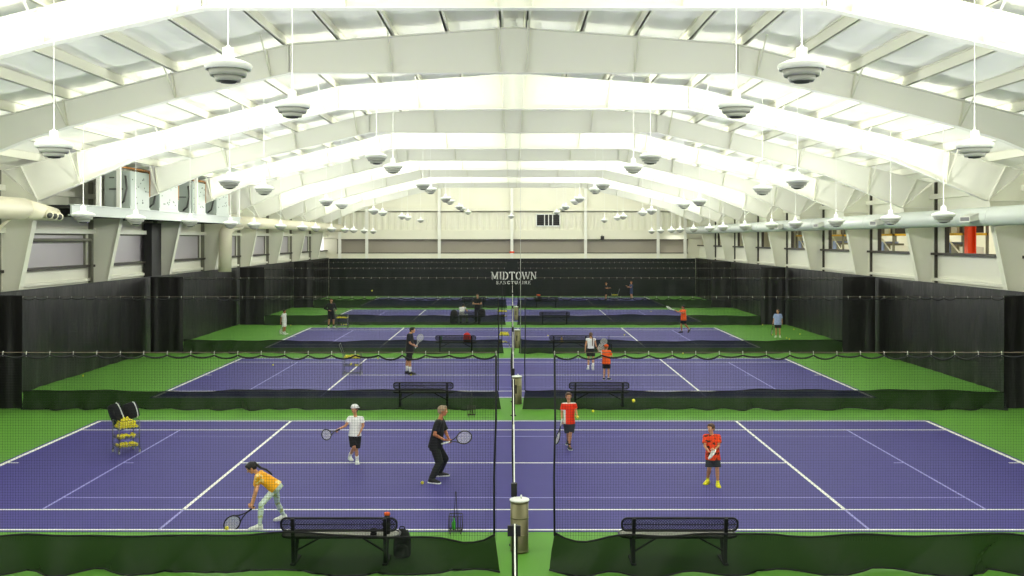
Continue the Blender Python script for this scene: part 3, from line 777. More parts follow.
# ------------------------------------------------------------------ balls, carts, hoppers
def make_ball():
    b = MB(); b.ell((0, 0, 0), (.0335,)*3, n=16, m=10); b.cur = 1
    pts = []
    for i in range(40):
        a = 2*PI*i/40; p = V((math.cos(a) + .4*math.cos(3*a), math.sin(a) - .4*math.sin(3*a), 1.05*math.sin(2*a))).normalized()*.0335; pts.append(p)
    b.tube(pts, .0013, 4, closed=True)
    return b.build('tennis_ball', ['ball_felt', 'ball_seam'])
ball0 = make_ball(); nball = [0]
def ball(p, lab, grp):
    o = ball0 if nball[0] == 0 else ball0.copy()
    if nball[0]: COL.objects.link(o)
    nball[0] += 1; o.location = p; o.rotation_euler = (random.random()*6, random.random()*6, random.random()*6)
    tag(o, lab, 'tennis ball', grp)
def fill(cx, cy, z, w, d, n, lab, grp, rz=0.):
    """n touching balls heaped in a tray"""
    st = .069; nx = max(1, int(w/st)); ny = max(1, int(d/st)); k = 0; lay = 0; spots = []
    while k < n and lay < 5:
        sk_ = (0, 1, 1, 3, 4)[lay]; sh = (0, .5, .62, 1.5, 2)[lay]*st; cells = []
        for i in range(nx-sk_):
            for j in range(ny-sk_):
                x = -w/2 + st*.5 + (w-st)*(i/max(1, nx-1)) + sh; y = -d/2 + st*.5 + (d-st)*(j/max(1, ny-1)) + sh
                cells.append((y + random.random()*.01, x))
        if n < nx*ny or lay: random.shuffle(cells)
        for y, x in cells:
            if k >= n: break
            ball((cx+x*math.cos(rz)-y*math.sin(rz), cy+x*math.sin(rz)+y*math.cos(rz), z+.035+lay*.05), lab, grp); k += 1
        lay += 1
def cart(px, D, w, d, tiers, counts, lab, tag_, top_basket=True, handle=None, rz=0.):
    x0 = gx(px, D); t = thing('ball_cart', lab, 'ball cart', (x0, D, 0), rz)
    for sx in (-1, 1):
        for sy in (-1, 1):
            MB().tube([(sx*w/2, sy*d/2, .09), (sx*w/2, sy*d/2, tiers[0]+.2)], .011, 8).build('post', 'chrome', t)
            b = MB(); b.tube([(sx*w/2-.012, sy*d/2, .04), (sx*w/2+.012, sy*d/2, .04)], .04, 14); c = b.build('caster', 'lamp_grey', t)
            MB().box(sx*w/2-.022, sx*w/2+.022, sy*d/2-.02, sy*d/2+.02, .05, .11).build('caster_fork', 'chrome', c)
    for i, z in enumerate(tiers):
        hh = .2 if i == 0 else .06
        b = MB()
        for zz in (z, z+hh):
            for s in (-1, 1): b.tube([(-w/2, s*d/2, zz), (w/2, s*d/2, zz)], .006, 6); b.tube([(s*w/2, -d/2, zz), (s*w/2, d/2, zz)], .006, 6)
        nx = int(w/.05); ny = int(d/.05)
        for q in range(nx+1):
            x = -w/2 + w*q/nx
            b.tube([(x, -d/2, z+hh), (x, -d/2, z), (x, d/2, z), (x, d/2, z+hh)], .0022, 4)
        for q in range(ny+1):
            y = -d/2 + d*q/ny
            b.tube([(-w/2, y, z+hh), (-w/2, y, z), (w/2, y, z), (w/2, y, z+hh)], .0022, 4)
        if i == 0:
            for zz in (z+.07, z+.13): b.tube([(-w/2, -d/2, zz), (w/2, -d/2, zz), (w/2, d/2, zz), (-w/2, d/2, zz)], .0022, 4, closed=True)
        b.build('basket' if i == 0 else 'shelf', 'wire_green' if i == 0 else 'chrome', t)
        if counts[i]:
            fill(x0, D, z+.006, w-.03, d-.03, counts[i], 'yellow tennis ball heaped in the %s of %s' % ('top basket' if i == 0 else ('middle shelf' if i == 1 and len(tiers) > 2 else 'lower shelf'), tag_), 'balls in %s, tier %d' % (tag_, i+1), rz)
    if handle:
        b = MB()
        for s in (-1, 1): b.tube([(handle*w/2, s*d/2*.8, tiers[0]+.1), (handle*(w/2+.16), s*d/2*.8, tiers[0]+.55)], .012, 8)
        b.tube([(handle*(w/2+.16), -d/2*.8, tiers[0]+.55), (handle*(w/2+.16), d/2*.8, tiers[0]+.55)], .014, 8)
        b.build('handle', 'chrome', t)
    return t
cart(126.3, 25.1, .5, .44, [.60, .36, .15], [120, 20, 22], 'three-tier ball cart heaped with yellow balls on the nearest court', 'the nearest ball cart', rz=math.radians(40))
cart(352.5, 39.2, .66, .42, [.66, .38, .1], [62, 4, 0], 'chrome ball cart with raised handle on the second court', 'the second court cart', handle=-1)
cart(504.2, 49.6, .5, .4, [.55, .2], [62, 8], 'ball cart beside the middle post behind the second court', 'the cart by the middle post')
cart(502.2, 64.9, .6, .4, [.6, .3], [50, 6], 'small far ball cart beside the middle gap of the fourth divider', 'the far middle cart')
cart(342.3, 59.4, .66, .42, [.62, .2], [34, 4], 'ball cart beside the coach in black on the third court', 'the cart beside the black-clad coach', handle=-1)
cart(614.6, 87.0, .55, .4, [.42, .1], [20, 0], 'tiny far ball cart on the farthest court between two people', 'the farthest cart', handle=1)

# black racket bags hanging on the near cart
def racket_bag(p, tilt, lab, L=.72, w=.32, d=.18):
    t = thing('racket_bag', lab, 'racket bag', p)
    R = Matrix.Rotation(tilt, 3, 'Y'); secs = []
    ax, ay, az = R @ V((1, 0, 0)), R @ V((0, 1, 0)), R @ V((0, 0, 1))
    for f, a_ in ((0, .7), (.05, .9), (.3, 1), (.7, 1), (.93, .9), (1, .7)):
        secs.append((az*(f*L), ax, ay, w/2*a_, d/2*(.6+.4*a_)))
    b = MB(); b.loft(secs, 18); b.build('bag_body', 'cloth_black', t)
    for s in (-1, 1):
        b = MB(); b.tube([c + a1*(ra*1.02*(s*.5+.38)) - a2*(rb*.8) for c, a1, a2, ra, rb in secs], .013, 6); b.build('white_piping', 'shoe_white', t)
    b = MB(); b.tube([az*(.35*L) - ay*.1, az*(.5*L)-ay*.16, az*(.7*L)-ay*.1], .015, 6); b.build('carry_strap', 'cloth_black', t)
    return t
xc = gx(126.3, 25.0)
racket_bag((xc-.22, 25.2, .68), -.38, 'black racket bag with white piping leaning on left of near ball cart', .52, .36)
racket_bag((xc+.02, 25.42, .78), -.3, 'black racket bag standing behind the balls on the near cart', .40, .38)
def hopper(px, D, lab, scale=1., green=False):
    x0 = gx(px, D); t = thing('ball_hopper', lab, 'ball hopper', (x0, D, 0))
    w, d, h = .24*scale, .2*scale, .26*scale
    b = MB()
    for i in range(7):
        x = -w/2 + w*i/6
        for s in (-1, 1): b.tube([(x, s*d/2, .06), (x, s*d/2, .06+h)], .0035, 4)
    for i in range(6):
        y = -d/2 + d*i/5
        for s in (-1, 1): b.tube([(s*w/2, y, .06), (s*w/2, y, .06+h)], .0035, 4)
        b.tube([(-w/2, y, .06), (w/2, y, .06)], .0035, 4)
    for z in (.06, .06+h): b.tube([(-w/2, -d/2, z), (w/2, -d/2, z), (w/2, d/2, z), (-w/2, d/2, z)], .006, 4, closed=True)
    b.build('wire_basket', 'trim_dark', t)
    for s in (-1, 1):
        b = MB(); b.tube([(s*.03, 0, .06), (s*.022, 0, .4), (s*.006, 0, .74*scale)], .007, 6); b.build('handle_rod', 'black', t)
    for sx in (-1, 1):
        for sy in (-1, 1):
            b = MB(); b.tube([(sx*w/2*.8-.01, sy*d/2*.8, .022), (sx*w/2*.8+.01, sy*d/2*.8, .022)], .022, 10); b.tube([(sx*w/2*.8, sy*d/2*.8, .03), (sx*w/2*.8, sy*d/2*.8, .06)], .006, 6); b.build('caster', 'chrome', t)
    return x0
xh = hopper(455.8, 18.2, 'wire ball hopper with two tall handles behind nearest net skirt')
b = MB(); b.lathe([(.03, 0), (.034, .03), (.034, .12), (.014, .16), (.014, .19), (.01, .2)], 14)
o = b.build('water_bottle', 'green_plastic', None, (xh-.035, 18.2, .066)); tag(o, 'green bottle standing inside the wire ball hopper', 'bottle')
hopper(471.5, 30.1, 'wire ball hopper beyond the nearest court, left of the middle', .95)
hopper(609, 47.6, 'wire ball hopper beside the bench of the third divider', 1.)

def floor_ball(px, py, lab): 
    D = F/((py-HY)/(CH-.034)); ball((gx(px, D), D, .034 + (.0085 if abs(gx(px, D)) < 12 else .0)), lab, 'loose balls on the courts')
fb = [(422.3, 483, 'yellow ball on the nearest court left of the coach in black'), (226.8, 528.4, 'yellow ball on the floor at the bending girl racket'),
      (40, 385, 'yellow ball at the foot of the left curtain, second court'), (83, 375.6, 'yellow ball on green floor near left curtain, second court'),
      (273, 365, 'yellow ball on the second court, left half'), (378, 358.6, 'yellow ball at the far edge of the second court, left of the man in black'), (683, 353.3, 'yellow ball behind the second court, right half'),
      (410.9, 375.2, 'yellow ball at the feet of the man in black on second court'), (290.8, 325.2, 'yellow ball beside the white-clad boy'), (794, 329.3, 'yellow ball near right curtain, upper of two'), (800, 334, 'yellow ball near right curtain, lower of two'),
      (786.5, 338, 'left ball of a touching pair near the boy in pale blue'), (789.3, 339, 'right ball of a touching pair near the boy in pale blue'), (772.3, 334.6, 'yellow ball left of the boy in pale blue'),
      (776.0, 336.2, 'yellow ball close behind the feet of the boy in pale blue'), (762.7, 324.8, 'yellow ball by the fourth divider, right side'), (548, 335.6, 'yellow ball left of the third divider right bench'), (624.5, 335, 'yellow ball on the third court right of the girl'), (651, 311.6, 'yellow ball far on the fourth court'), (1003/4*1+512-0.0, 324.8, 'yellow ball far right by the fourth divider')]
for px, py, lab in fb[:-1]: floor_ball(px, py, lab)
ball(W(633.6, 400.6, 20.5), 'yellow ball in flight right of the boy in the red jersey', 'balls in flight')
ball(W(593, 411, 25.4), 'yellow ball in flight just right of the red jersey boy', 'balls in flight')
ball(W(372, 290.7, 47), 'small yellow ball in flight before the dark left backdrop', 'balls in flight')

# small belongings on and beside the benches
def backpack(p, lab, m='cloth_black', h=.42, w=.3, d=.2, rz=0):
    t = thing('backpack', lab, 'backpack', p, rz)
    b = MB(); X, Y = V((1, 0, 0)), V((0, 1, 0))
    b.loft([((0, 0, z*h), X, Y, w/2*a, d/2*a) for z, a in ((0, .8), (.06, .97), (.3, 1), (.65, .95), (.85, .8), (.96, .5), (1, .2))], 20); b.build('bag_body', m, t)
    b = MB(); b.loft([((0, -d/2, z*h), X, Y, w/2*a*.75, .06*a) for z, a in ((.08, .5), (.12, 1), (.4, 1), (.5, .5))], 16); b.build('front_pocket', m, t)
    b = MB(); b.tube([(-.05, 0, h*.95), (-.03, 0, h*1.08), (.03, 0, h*1.08), (.05, 0, h*.95)], .01, 6); b.build('grab_loop', m, t)
    for s in (-1, 1):
        b = MB(); b.tube([(s*.08, d/2*.7, h*.9), (s*.1, d/2+.06, h*.6), (s*.1, d/2*.9, h*.1)], .014, 6); b.build('shoulder_strap', m, t)
    return t
backpack((gx(402.5, 16.9), 16.85, .0), 'black backpack standing on the floor at right end of near left bench', h=.46, w=.3)
backpack((gx(467, 47.5), 47.5, .452), 'red backpack standing on the bench behind the third divider', 'red_bag', .42, .36)
backpack((gx(453.5, 62.6), 62.2+.95, .0), 'round black bag beside the seated far person, left one', h=.85, w=.5, d=.35)
backpack((gx(481.5, 62.6), 62.75, .452), 'black bag on the far bench beside the standing person', h=.5, w=.5, d=.3)
backpack((gx(538.5, 78.2), 78.2, .452), 'dark bag with orange top on the farthest right bench', h=.42, w=.5, d=.3)
b = MB(); b.ell((0, 0, .07), (.16, .12, .07)); o = b.build('folded_jacket', 'orange_net', None, (gx(538.5, 78.2), 78.2, .452+.40)); tag(o, 'orange garment lying on the far dark bag', 'garment')
xb = gx(387, 16.6)
b = MB(); b.lathe([(.05, 0), (.055, .05), (.055, .24), (.045, .27), (.045, .30)], 18); o = b.build('bottle_cooler', 'cloth_black', None, (xb, 16.62, .449)); tag(o, 'black jug on the right end of the near left bench', 'jug')
b.__init__(); b.lathe([(.05, .30), (.05, .335), (.02, .345)], 18); b.build('jug_lid', 'orange_net', o)
b = MB(); b.box(-.05, .05, -.04, .04, 0, .035); b.lathe([(.035, .03), (.05, .07), (.04, .1), (.01, .11)], 14); o = b.build('wristband_stack', 'cloth_black', None, (gx(374, 16.6), 16.55, .449)); tag(o, 'small dark bundle beside the jug on the near left bench', 'bundle')
b = MB(); b.lathe([(.03, 0), (.04, .03), (.04, .2), (.015, .25), (.015, .3)], 14); o = b.build('water_bottle', 'green_plastic', None, (gx(441.3, 47.5), 47.5, .452)); tag(o, 'green bottle on the bench behind the third divider', 'bottle')
b = MB(); b.lathe([(.11, 0), (.11, .015), (.07, .02), (.02, .24), (.01, .25)], 18); o = b.build('marker_cone', 'yellow_paint', None, (gx(561.7, 47.5), 47.45, .452)); tag(o, 'small yellow cone on the right bench behind the third divider', 'cone')
# ------------------------------------------------------------------ people
def remesh(o, vox, smooth=4, fac=.5):
    m = o.modifiers.new('r', 'REMESH'); m.mode = 'VOXEL'; m.voxel_size = vox; m.use_smooth_shade = True
    s = o.modifiers.new('s', 'SMOOTH'); s.iterations = smooth; s.factor = fac
    dg_ = bpy.context.evaluated_depsgraph_get(); dg_.update()
    me = bpy.data.meshes.new_from_object(o.evaluated_get(dg_), preserve_all_data_layers=False, depsgraph=dg_)
    old = o.data; mats = [x for x in old.materials]; o.modifiers.clear(); o.data = me
    if not me.materials:
        for x in mats: me.materials.append(x)
    for p in me.polygons: p.use_smooth = True; p.material_index = 0
    me.name = o.name
def hand(b, wr, d, side, palmn, S, grip):
    """palm and five fingers; d forearm direction, side thumb side, palmn direction the palm faces"""
    d = d.normalized(); side = (side - d*side.dot(d)).normalized(); n = d.cross(side).normalized()
    if n.dot(palmn) < 0: n = -n
    L = .095*S; pc = wr + d*L*.5
    b.ell(pc, (.04*S, .018*S, L*.58), (side, n, d), 12, 7)
    r = .0095*max(S, .92)
    for i, (off, ln_) in enumerate(((.030, .068), (.010, .078), (-.010, .072), (-.029, .056))):
        k = wr + d*(L*.92) + side*off*S; ln_ *= S
        if grip:
            a = k + d*ln_*.35 + n*ln_*.25; c = a + n*ln_*.55 - d*ln_*.15; e = c - d*ln_*.45
        else:
            a = k + d*ln_*.5 + n*.006*S; c = a + d*ln_*.32 + n*ln_*.18; e = c + d*ln_*.15 + n*ln_*.2
        b.caps(k - d*.02*S, a, r*1.05, r, 8); b.caps(a, c, r, r*.95, 8); b.caps(c, e, r*.95, r*.85, 8)
    t0 = wr + d*L*.25 + side*.03*S; t1 = t0 + (side*.75 + d*.6).normalized()*.035*S; t2 = t1 + ((d*.8 + n*.7) if grip else (d + side*.2)).normalized()*.032*S
    b.caps(t0 - side*.01*S, t1, r*1.25, r*1.1, 8); b.caps(t1, t2, r*1.1, r*.95, 8)
    return wr + d*L*.85 + n*.02*S
def person(lab, px, D, H, J, yaw, c, face=None, pitch=0., headpx=None, vox=.0085, kid=False, group=None):
    """J: joints as local vectors (x right, y away, z up) from the point on the floor below the pelvis"""
    f = V((math.sin(yaw), -math.cos(yaw), 0)); r = V((math.cos(yaw), math.sin(yaw), 0))
    root = thing('person', lab, 'person', (gx(px, D), D, .0085 if abs(gx(px, D)) < 12 else .001), 0, group)
    S = H/1.75; hs = (1.0 if not kid else 1.13)
    pel, shc, neck, head = J['pel'], J['sh'], J['neck'], J['head']
    hw, sw = .052*H, .098*H
    hip = {-1: pel - r*hw - V((0, 0, .01*H)), 1: pel + r*hw - V((0, 0, .01*H))}
    ys = J.get('shyaw', yaw); rs_ = V((math.cos(ys), math.sin(ys), 0)); fs_ = V((math.sin(ys), -math.cos(ys), 0))
    sho = {-1: J.get('shL', shc - rs_*sw), 1: J.get('shR', shc + rs_*sw)}
    up = (shc - pel).normalized()
    b = MB()
    # trunk
    def sec(t, a, bb, rr=None):
        cc = pel + (shc - pel)*t; ax = r.lerp(rs_, max(0, min(1, t))).normalized(); ay = up.cross(ax).normalized(); return (cc, ax, ay, a*H, bb*H)
    trunk = [(-.22, .05, .045), (-.1, .088, .062), (.05, .092, .066), (.35, .074, .054), (.6, .084, .06), (.85, .088, .058), (1.0, .07, .046), (1.1, .035, .034)]
    b.loft([sec(*t) for t in trunk], 20)
    b.caps(shc + up*.01*H, head - up*.0, .032*H*(1 if not kid else .95), .03*H, 12)
    for s in (-1, 1):
        k = 'L' if s < 0 else 'R'
        el, wr, kn, an, to = J['el'+k], J['wr'+k], J['kn'+k], J['an'+k], J['to'+k]
        b.caps(shc + (sho[s]-shc)*.5, sho[s], .034*H, .031*H); b.caps(sho[s], el, .029*H, .022*H); b.caps(el, wr, .0225*H, .0145*H)
        b.caps(hip[s], kn, .05*H, .032*H); b.caps(kn, kn + (an-kn)*.35, .032*H, .033*H); b.caps(kn + (an-kn)*.35, an, .033*H, .019*H)
        b.caps(an - V((0, 0, .012*H)), an.lerp(to, .75) - V((0, 0, .004*H)), .018*H, .009*H)
        d = (wr-el).normalized(); inward = (pel + (shc-pel)*.5) - wr
        grip = c.get('grip', '') ; g = k in grip
        J['grip'+k] = hand(b, wr, J.get('hd'+k, d), J.get('th'+k, f), J.get('pn'+k, inward), max(S*1.0, .8), g)
    # head
    fy = yaw if face is None else face
    hf = V((math.sin(fy)*math.cos(pitch), -math.cos(fy)*math.cos(pitch), math.sin(pitch))); hr_ = V((math.cos(fy), math.sin(fy), 0)); hu = hr_.cross(hf).normalized()
    if hu.z < 0: hu = -hu
    h = .062*H if not kid else .069*H
    A = (hr_, hf, hu)
    def hp(x, y, z): return head + hr_*x*h + hf*y*h + hu*z*h
    b.ell(hp(0, -.06, .18), (.74*h, .92*h, .82*h), A, 16, 10)
    b.ell(hp(0, .22, -.42), (.55*h, .56*h, .55*h), A, 14, 9)
    b.caps(hp(0, .72, .08), hp(0, .95, -.18), .1*h, .15*h, 8)          # nose
    b.caps(hp(-.3, .72, .22), hp(.3, .72, .22), .12*h, .12*h, 8)       # brow
    b.caps(hp(-.16, .68, -.48), hp(.16, .68, -.48), .1*h, .1*h, 8)     # mouth
    b.ell(hp(0, .5, -.82), (.24*h, .2*h, .16*h), A, 10, 6)             # chin
    for s in (-1, 1): b.ell(hp(s*.74, -.05, -.06), (.09*h, .18*h, .26*h), A, 8, 6)
    body = b.build('body', c.get('skin', 'skin'), root); remesh(body, vox)
    # face details
    for s in (-1, 1):
        b = MB(); b.ell(hp(s*.28, .74, .02), (.13*h, .09*h, .085*h), A, 10, 6); e = b.build('eye', 'lamp_white', root)
        b = MB(); b.ell(hp(s*.28, .815, .02), (.06*h, .035*h, .06*h), A, 8, 5); b.build('iris', 'black', e)
    b = MB(); b.ell(hp(0, .77, -.49), (.2*h, .05*h, .06*h), A, 10, 6); b.build('lips', 'lip', root)
    # hair and headgear
    hm = c.get('hair', 'hair_brown')
    b = MB(); b.ell(hp(0, -.16, .28), (.82*h, .94*h, .82*h), A, 16, 10); b.ell(hp(0, -.45, -.1), (.72*h, .6*h, .62*h), A, 14, 9)
    b.ell(hp(0, .38, .78), (.6*h, .42*h, .3*h), A, 12, 7) if not c.get('cap') else None
    for s in (-1, 1): b.ell(hp(s*.62, .1, .3), (.22*h, .4*h, .4*h), A, 10, 7)
    if c.get('long'): b.ell(hp(0, -.75, -.1), (.5*h, .4*h, .8*h), A)
    hair = b.build('hair', hm, root); remesh(hair, vox, 2)
    if c.get('tail'):
        pts = [hp(0, -1.0, .35)] + [V(p) for p in c['tail']]
        b = MB()
        for i, (p, q) in enumerate(zip(pts[:-1], pts[1:])): b.caps(p, q, .27*h*(1 - .12*i), .27*h*(1 - .12*(i+1)))
        b.build('ponytail', hm, hair)
    if c.get('cap'):
        b = MB(); ring = []
        for zz, rr in ((.2, 1.0), (.5, .97), (.8, .8), (1.02, .5), (1.12, .15)):
            ring.append([hp(rr*.9*math.cos(2*PI*k/20), -.1 + rr*1.02*math.sin(2*PI*k/20), zz + .06) for k in range(20)])
        b.rings(ring); cp = b.build('cap', c['cap'], root)
        if c.get('brim') is not None:
            q = c['brim']; b = MB(); n = 12; top, bot = [], []
            for zz in (.30, .22):
                for k in range(n+1):
                    a = math.radians(-60 + 120*k/n); rr = 1.05
                    top.append(hp(math.sin(a)*.85, q*(math.cos(a)*rr - .05), zz)); 
                for k in range(n, -1, -1):
                    a = math.radians(-60 + 120*k/n); top.append(hp(math.sin(a)*.8, q*(math.cos(a)*.85 + .75), zz-.1))
            m_ = len(top)//2
            b.add(top, [tuple(range(m_)), tuple(reversed(range(m_, 2*m_)))] + [(i, i+m_, (i+1) % m_ + m_, (i+1) % m_) for i in range(m_)])
            b.build('cap_brim', c['cap'], cp)
    # shirt
    if c.get('shirt'):
        b = MB(); bag = c.get('bag', 1.0); hem = c.get('hem', -.12)
        tr = [(hem, .108*bag, .084*bag), (.1, .104*bag, .08*bag), (.35, .096*bag, .074*bag), (.6, .1*bag, .074), (.85, .1, .068), (1.0, .084, .058), (1.07, .05, .045), (1.1, .044, .042)]
        b.loft([sec(*t) for t in tr], 24)
        for s in (-1, 1):
            k = 'L' if s < 0 else 'R'; el = J['el'+k]; wr = J['wr'+k]; sl = c.get('sleeve', .62)
            b.caps(shc + (sho[s]-shc)*.5, sho[s], .045*H, .041*H)
            if sl > 1:
                b.caps(sho[s], el, .04*H, .032*H); b.frus(el, el + (wr-el)*(sl-1), .032*H, .024*H)
            elif sl > 0: b.frus(sho[s] - (el-sho[s])*.05, sho[s] + (el-sho[s])*sl, .04*H, .042*H*bag**.5)
        o = b.build('shirt', c['shirt'], root); remesh(o, vox, 3)
    # shorts or trousers
    if c.get('pants'):
        b = MB(); ln_ = c.get('plen', .75); tight = c.get('tight', False); w = 1 if tight else c.get('pw', 1.18)
        b.loft([sec(t, a*(1.06 if tight else 1.1), bb*(1.06 if tight else 1.1)) for t, a, bb in ((-.24, .07, .06), (-.1, .09, .068), (.02, .094, .07), (.14, .09, .066))], 20)
        for s in (-1, 1):
            k = 'L' if s < 0 else 'R'; kn, an = J['kn'+k], J['an'+k]
            if ln_ <= 1: b.caps(hip[s], hip[s].lerp(kn, .25), .056*H, .056*H*w**.5); b.frus(hip[s].lerp(kn, .1), hip[s].lerp(kn, ln_), .058*H, (.058 if not tight else .04)*H*w**.5)
            else:
                e = kn.lerp(an, ln_-1)
                if tight: b.caps(hip[s], kn, .054*H, .036*H); b.caps(kn, kn.lerp(an, .35), .036*H, .037*H); b.frus(kn.lerp(an, .33), e, .037*H, .024*H)
                else: b.caps(hip[s], kn, .064*H, .053*H); b.caps(kn, kn.lerp(an, .4), .053*H, .047*H); b.frus(kn.lerp(an, .3), e, .047*H, .039*H)
        if c.get('skirt'): b.loft([sec(t, a, bb) for t, a, bb in ((-.5, .125, .11), (-.2, .11, .09), (.08, .09, .07))], 20)
        o = b.build(c.get('pname', 'shorts' if ln_ <= 1 else 'trousers'), c['pants'], root); remesh(o, vox, 3)
    # socks and shoes
    for s in (-1, 1):
        k = 'L' if s < 0 else 'R'; an, to, kn = J['an'+k], J['to'+k], J['kn'+k]
        if c.get('sock'):
            b = MB(); b.frus(an - (kn-an).normalized()*.01, an.lerp(kn, c.get('sockh', .28)), .025*H, .031*H if c.get('sockh', .28) > .2 else .026*H); b.build('sock', c['sock'], root)
        if k in c.get('noshoe', ''): continue
        fd = (to - an); lift = an.z > .13*H/1.2
        fd = fd.normalized() if lift else V((fd.x, fd.y, 0)).normalized()
        sd = fd.cross(V((0, 0, 1))).normalized(); su = sd.cross(fd).normalized()
        if su.z < 0: su = -su
        hl = an - fd*.045*H/1.2 - (su*(an.z - .0) if not lift else su*.045*H); L = .16*H*(1 if not kid else 1.08)
        b = MB(); secs = []
        for t, w_, z_ in ((0, .6, .9), (.05, .85, 1.2), (.25, .95, 1.35), (.42, .95, 1.15), (.6, 1.0, .86), (.8, 1.0, .68), (.95, .8, .52), (1.0, .5, .38)):
            ww, hh = .033*H*w_, .056*H*z_
            secs.append([hl + fd*L*t + sd*(ww*math.cos(a)) + su*(max(0, .012*H) + (hh-.012*H)*max(0, math.sin(a))) for a in [2*PI*q/16 for q in range(16)]])
        b.rings(secs); o = b.build('shoe', c.get('shoe', 'shoe_white'), root)
        b = MB(); secs = []
        for t, w_ in ((-.02, .6), (.05, .85), (.25, .85), (.42, .85), (.6, 1.02), (.8, 1.02), (.96, .8), (1.03, .45)):
            ww = .035*H*w_; secs.append([hl + fd*L*t + sd*(ww*x) + su*z_ for x, z_ in ((-1, 0), (1, 0), (1, .014*H), (-1, .014*H))])
        b.rings(secs, False); b.build('sole', c.get('sole', 'shoe_white'), o)
    return root, J

def pj(px0, D0, J):
    """joints read as (column, row, depth offset) become points in metres about the foot of the figure"""
    o = V((gx(px0, D0), D0, 0)); return {k: (W(v_[0], v_[1], D0+v_[2]) - o if isinstance(v_, tuple) else v_) for k, v_ in J.items()}
def stand(H, yaw, **ov):
    """relaxed standing pose in the figure's own frame, turned by yaw; overrides are (side, forward, up) in body heights"""
    f = V((math.sin(yaw), -math.cos(yaw), 0)); r = V((math.cos(yaw), math.sin(yaw), 0))
    d = dict(pel=(0, 0, .53), sh=(0, 0, .80), neck=(0, .0, .85), head=(0, .015, .925), elL=(-.14, -.01, .64), elR=(.14, -.01, .64), wrL=(-.15, .04, .5), wrR=(.15, .04, .5),
             knL=(-.06, .01, .285), knR=(.06, .01, .285), anL=(-.065, -.015, .045), anR=(.065, -.015, .045), toL=(-.085, .09, .015), toR=(.085, .09, .015))
    d.update(ov); return {k: (r*v_[0] + f*v_[1] + V((0, 0, v_[2])))*H for k, v_ in d.items()}

def racket(p, q, nrm, lab, col='black', L=.68, grip='black', st='strings'):
    """p butt of the grip, q a point along the axis towards the head (local to the world), nrm face normal"""
    p, q = V(p), V(q); d = (q-p).normalized(); n = V(nrm); n = (n - d*n.dot(d)).normalized(); s = d.cross(n).normalized()
    t = thing('tennis_racket', lab, 'tennis racket', p)
    def Q(a, b_, c=0): return d*a*L + s*b_*L + n*c*L
    b = MB(); b.tube([Q(0, 0), Q(.02, 0), Q(.29, 0)], [.019, .0165, .0155], 8); b.build('grip', grip, t)
    b = MB(); hc, ha, hb = .755, .24, .19
    el = [Q(hc + ha*math.cos(2*PI*k/36), hb*math.sin(2*PI*k/36)) for k in range(36)]
    b.tube(el, .0125, 8, closed=True)
    for sg in (-1, 1): b.tube([Q(.28, sg*.008), Q(.4, sg*.035), Q(.5, sg*.075), Q(.57, sg*.12)], .011, 7)
    b.build('frame', col, t)
    b = MB()
    for i in range(-7, 8):
        x = hb*i/8; e = ha*math.sqrt(1-(x/hb)**2); b.tube([Q(hc-e, x), Q(hc+e, x)], .0019, 3, smooth=False)
    for i in range(-8, 9):
        y = ha*i/9; e = hb*math.sqrt(1-(y/ha)**2); b.tube([Q(hc+y, -e), Q(hc+y, e)], .0019, 3, smooth=False)
    b.build('strings', st, t)
    return t
rad = math.radians
def LV(x, y, z): return V((x, y, z))
# 1 bending girl in yellow
px, D = 266, 18.65
J = pj(px, D, dict(pel=(276.0, 487.5, .12), sh=(259.5, 475.5, 0), neck=(256.0, 472, 0), head=(251.3, 468.2, -.03), elL=(256.2, 492, -.2), wrL=(253.2, 503.5, -.2), elR=(255.0, 493, .06), wrR=(251.8, 503, -.02),
    knL=(261.3, 505, -.2), anL=(259.7, 525.4, -.25), toL=(251.5, 528.8, -.29), knR=(277.5, 503.5, .32), anR=(284.0, 516.4, .4), toR=(276.8, 519.9, .32)))
J['thL'] = V((-.3, -1, 0)); J['pnL'] = V((1, 0, .2))
c1 = dict(hair='hair_black', shirt='print_yellow', pants='print_leggings', plen=1.9, tight=True, pname='leggings', shoe='shoe_white', grip='LR', hem=-.04, sleeve=.5, bag=1.08, tail=[J['head'] + V((.17, .0, .0)), J['head'] + V((.28, -.02, -.03)), J['head'] + V((.38, -.03, -.11))], sock='cloth_mint', sockh=.12)
person('girl in yellow top and pale leggings bending down with a racket', px, D, 1.46, J, rad(-88), c1, face=rad(-80), pitch=rad(-38), kid=True, vox=.007)
g = W(253.2, 503.5, 18.45); racket(W(254.6, 503.8, 18.45) + V((-.0, 0, -.05)), W(231.0, 524.2, 18.42), (.15, -1, .25), 'black racket held low by the bending girl in yellow', L=.66)
# 2 boy in white
px, D = 354.6, 23.8
J = pj(px, D, dict(pel=(354.9, 435.8, 0), sh=(355.6, 418.8, 0), neck=(355.2, 414.5, 0), head=(354.5, 409.3, -.03), elL=(345.6, 426.2, -.12), wrL=(338.6, 429.4, -.3), elR=(363.3, 425.8, -.02), wrR=(360.4, 432.3, -.16),
    knL=(354.2, 447.4, -.1), anL=(350.0, 456.0, .42), toL=(351.6, 460.8, .27), knR=(356.1, 449.0, -.02), anR=(357.1, 459.3, .05), toR=(357.4, 464.4, -.11)))
person('boy in white polo, black shorts and backwards white cap stretching a racket out', px, D, 1.44, J, rad(-8), dict(hair='hair_black', cap='cloth_white', brim=-1, long=True, shirt='cloth_white', bag=1.0, hem=-.02, pants='cloth_black', plen=.92, pw=1.3, sock='cloth_white', sockh=.3, grip='L', shoe='shoe_white'), face=rad(-22), kid=True, vox=.007)
racket(W(339.6, 429.2, 23.42), W(326.6, 434.6, 23.02), (.5, -1, .3), 'black racket held out to the left by the boy in white', L=.62)
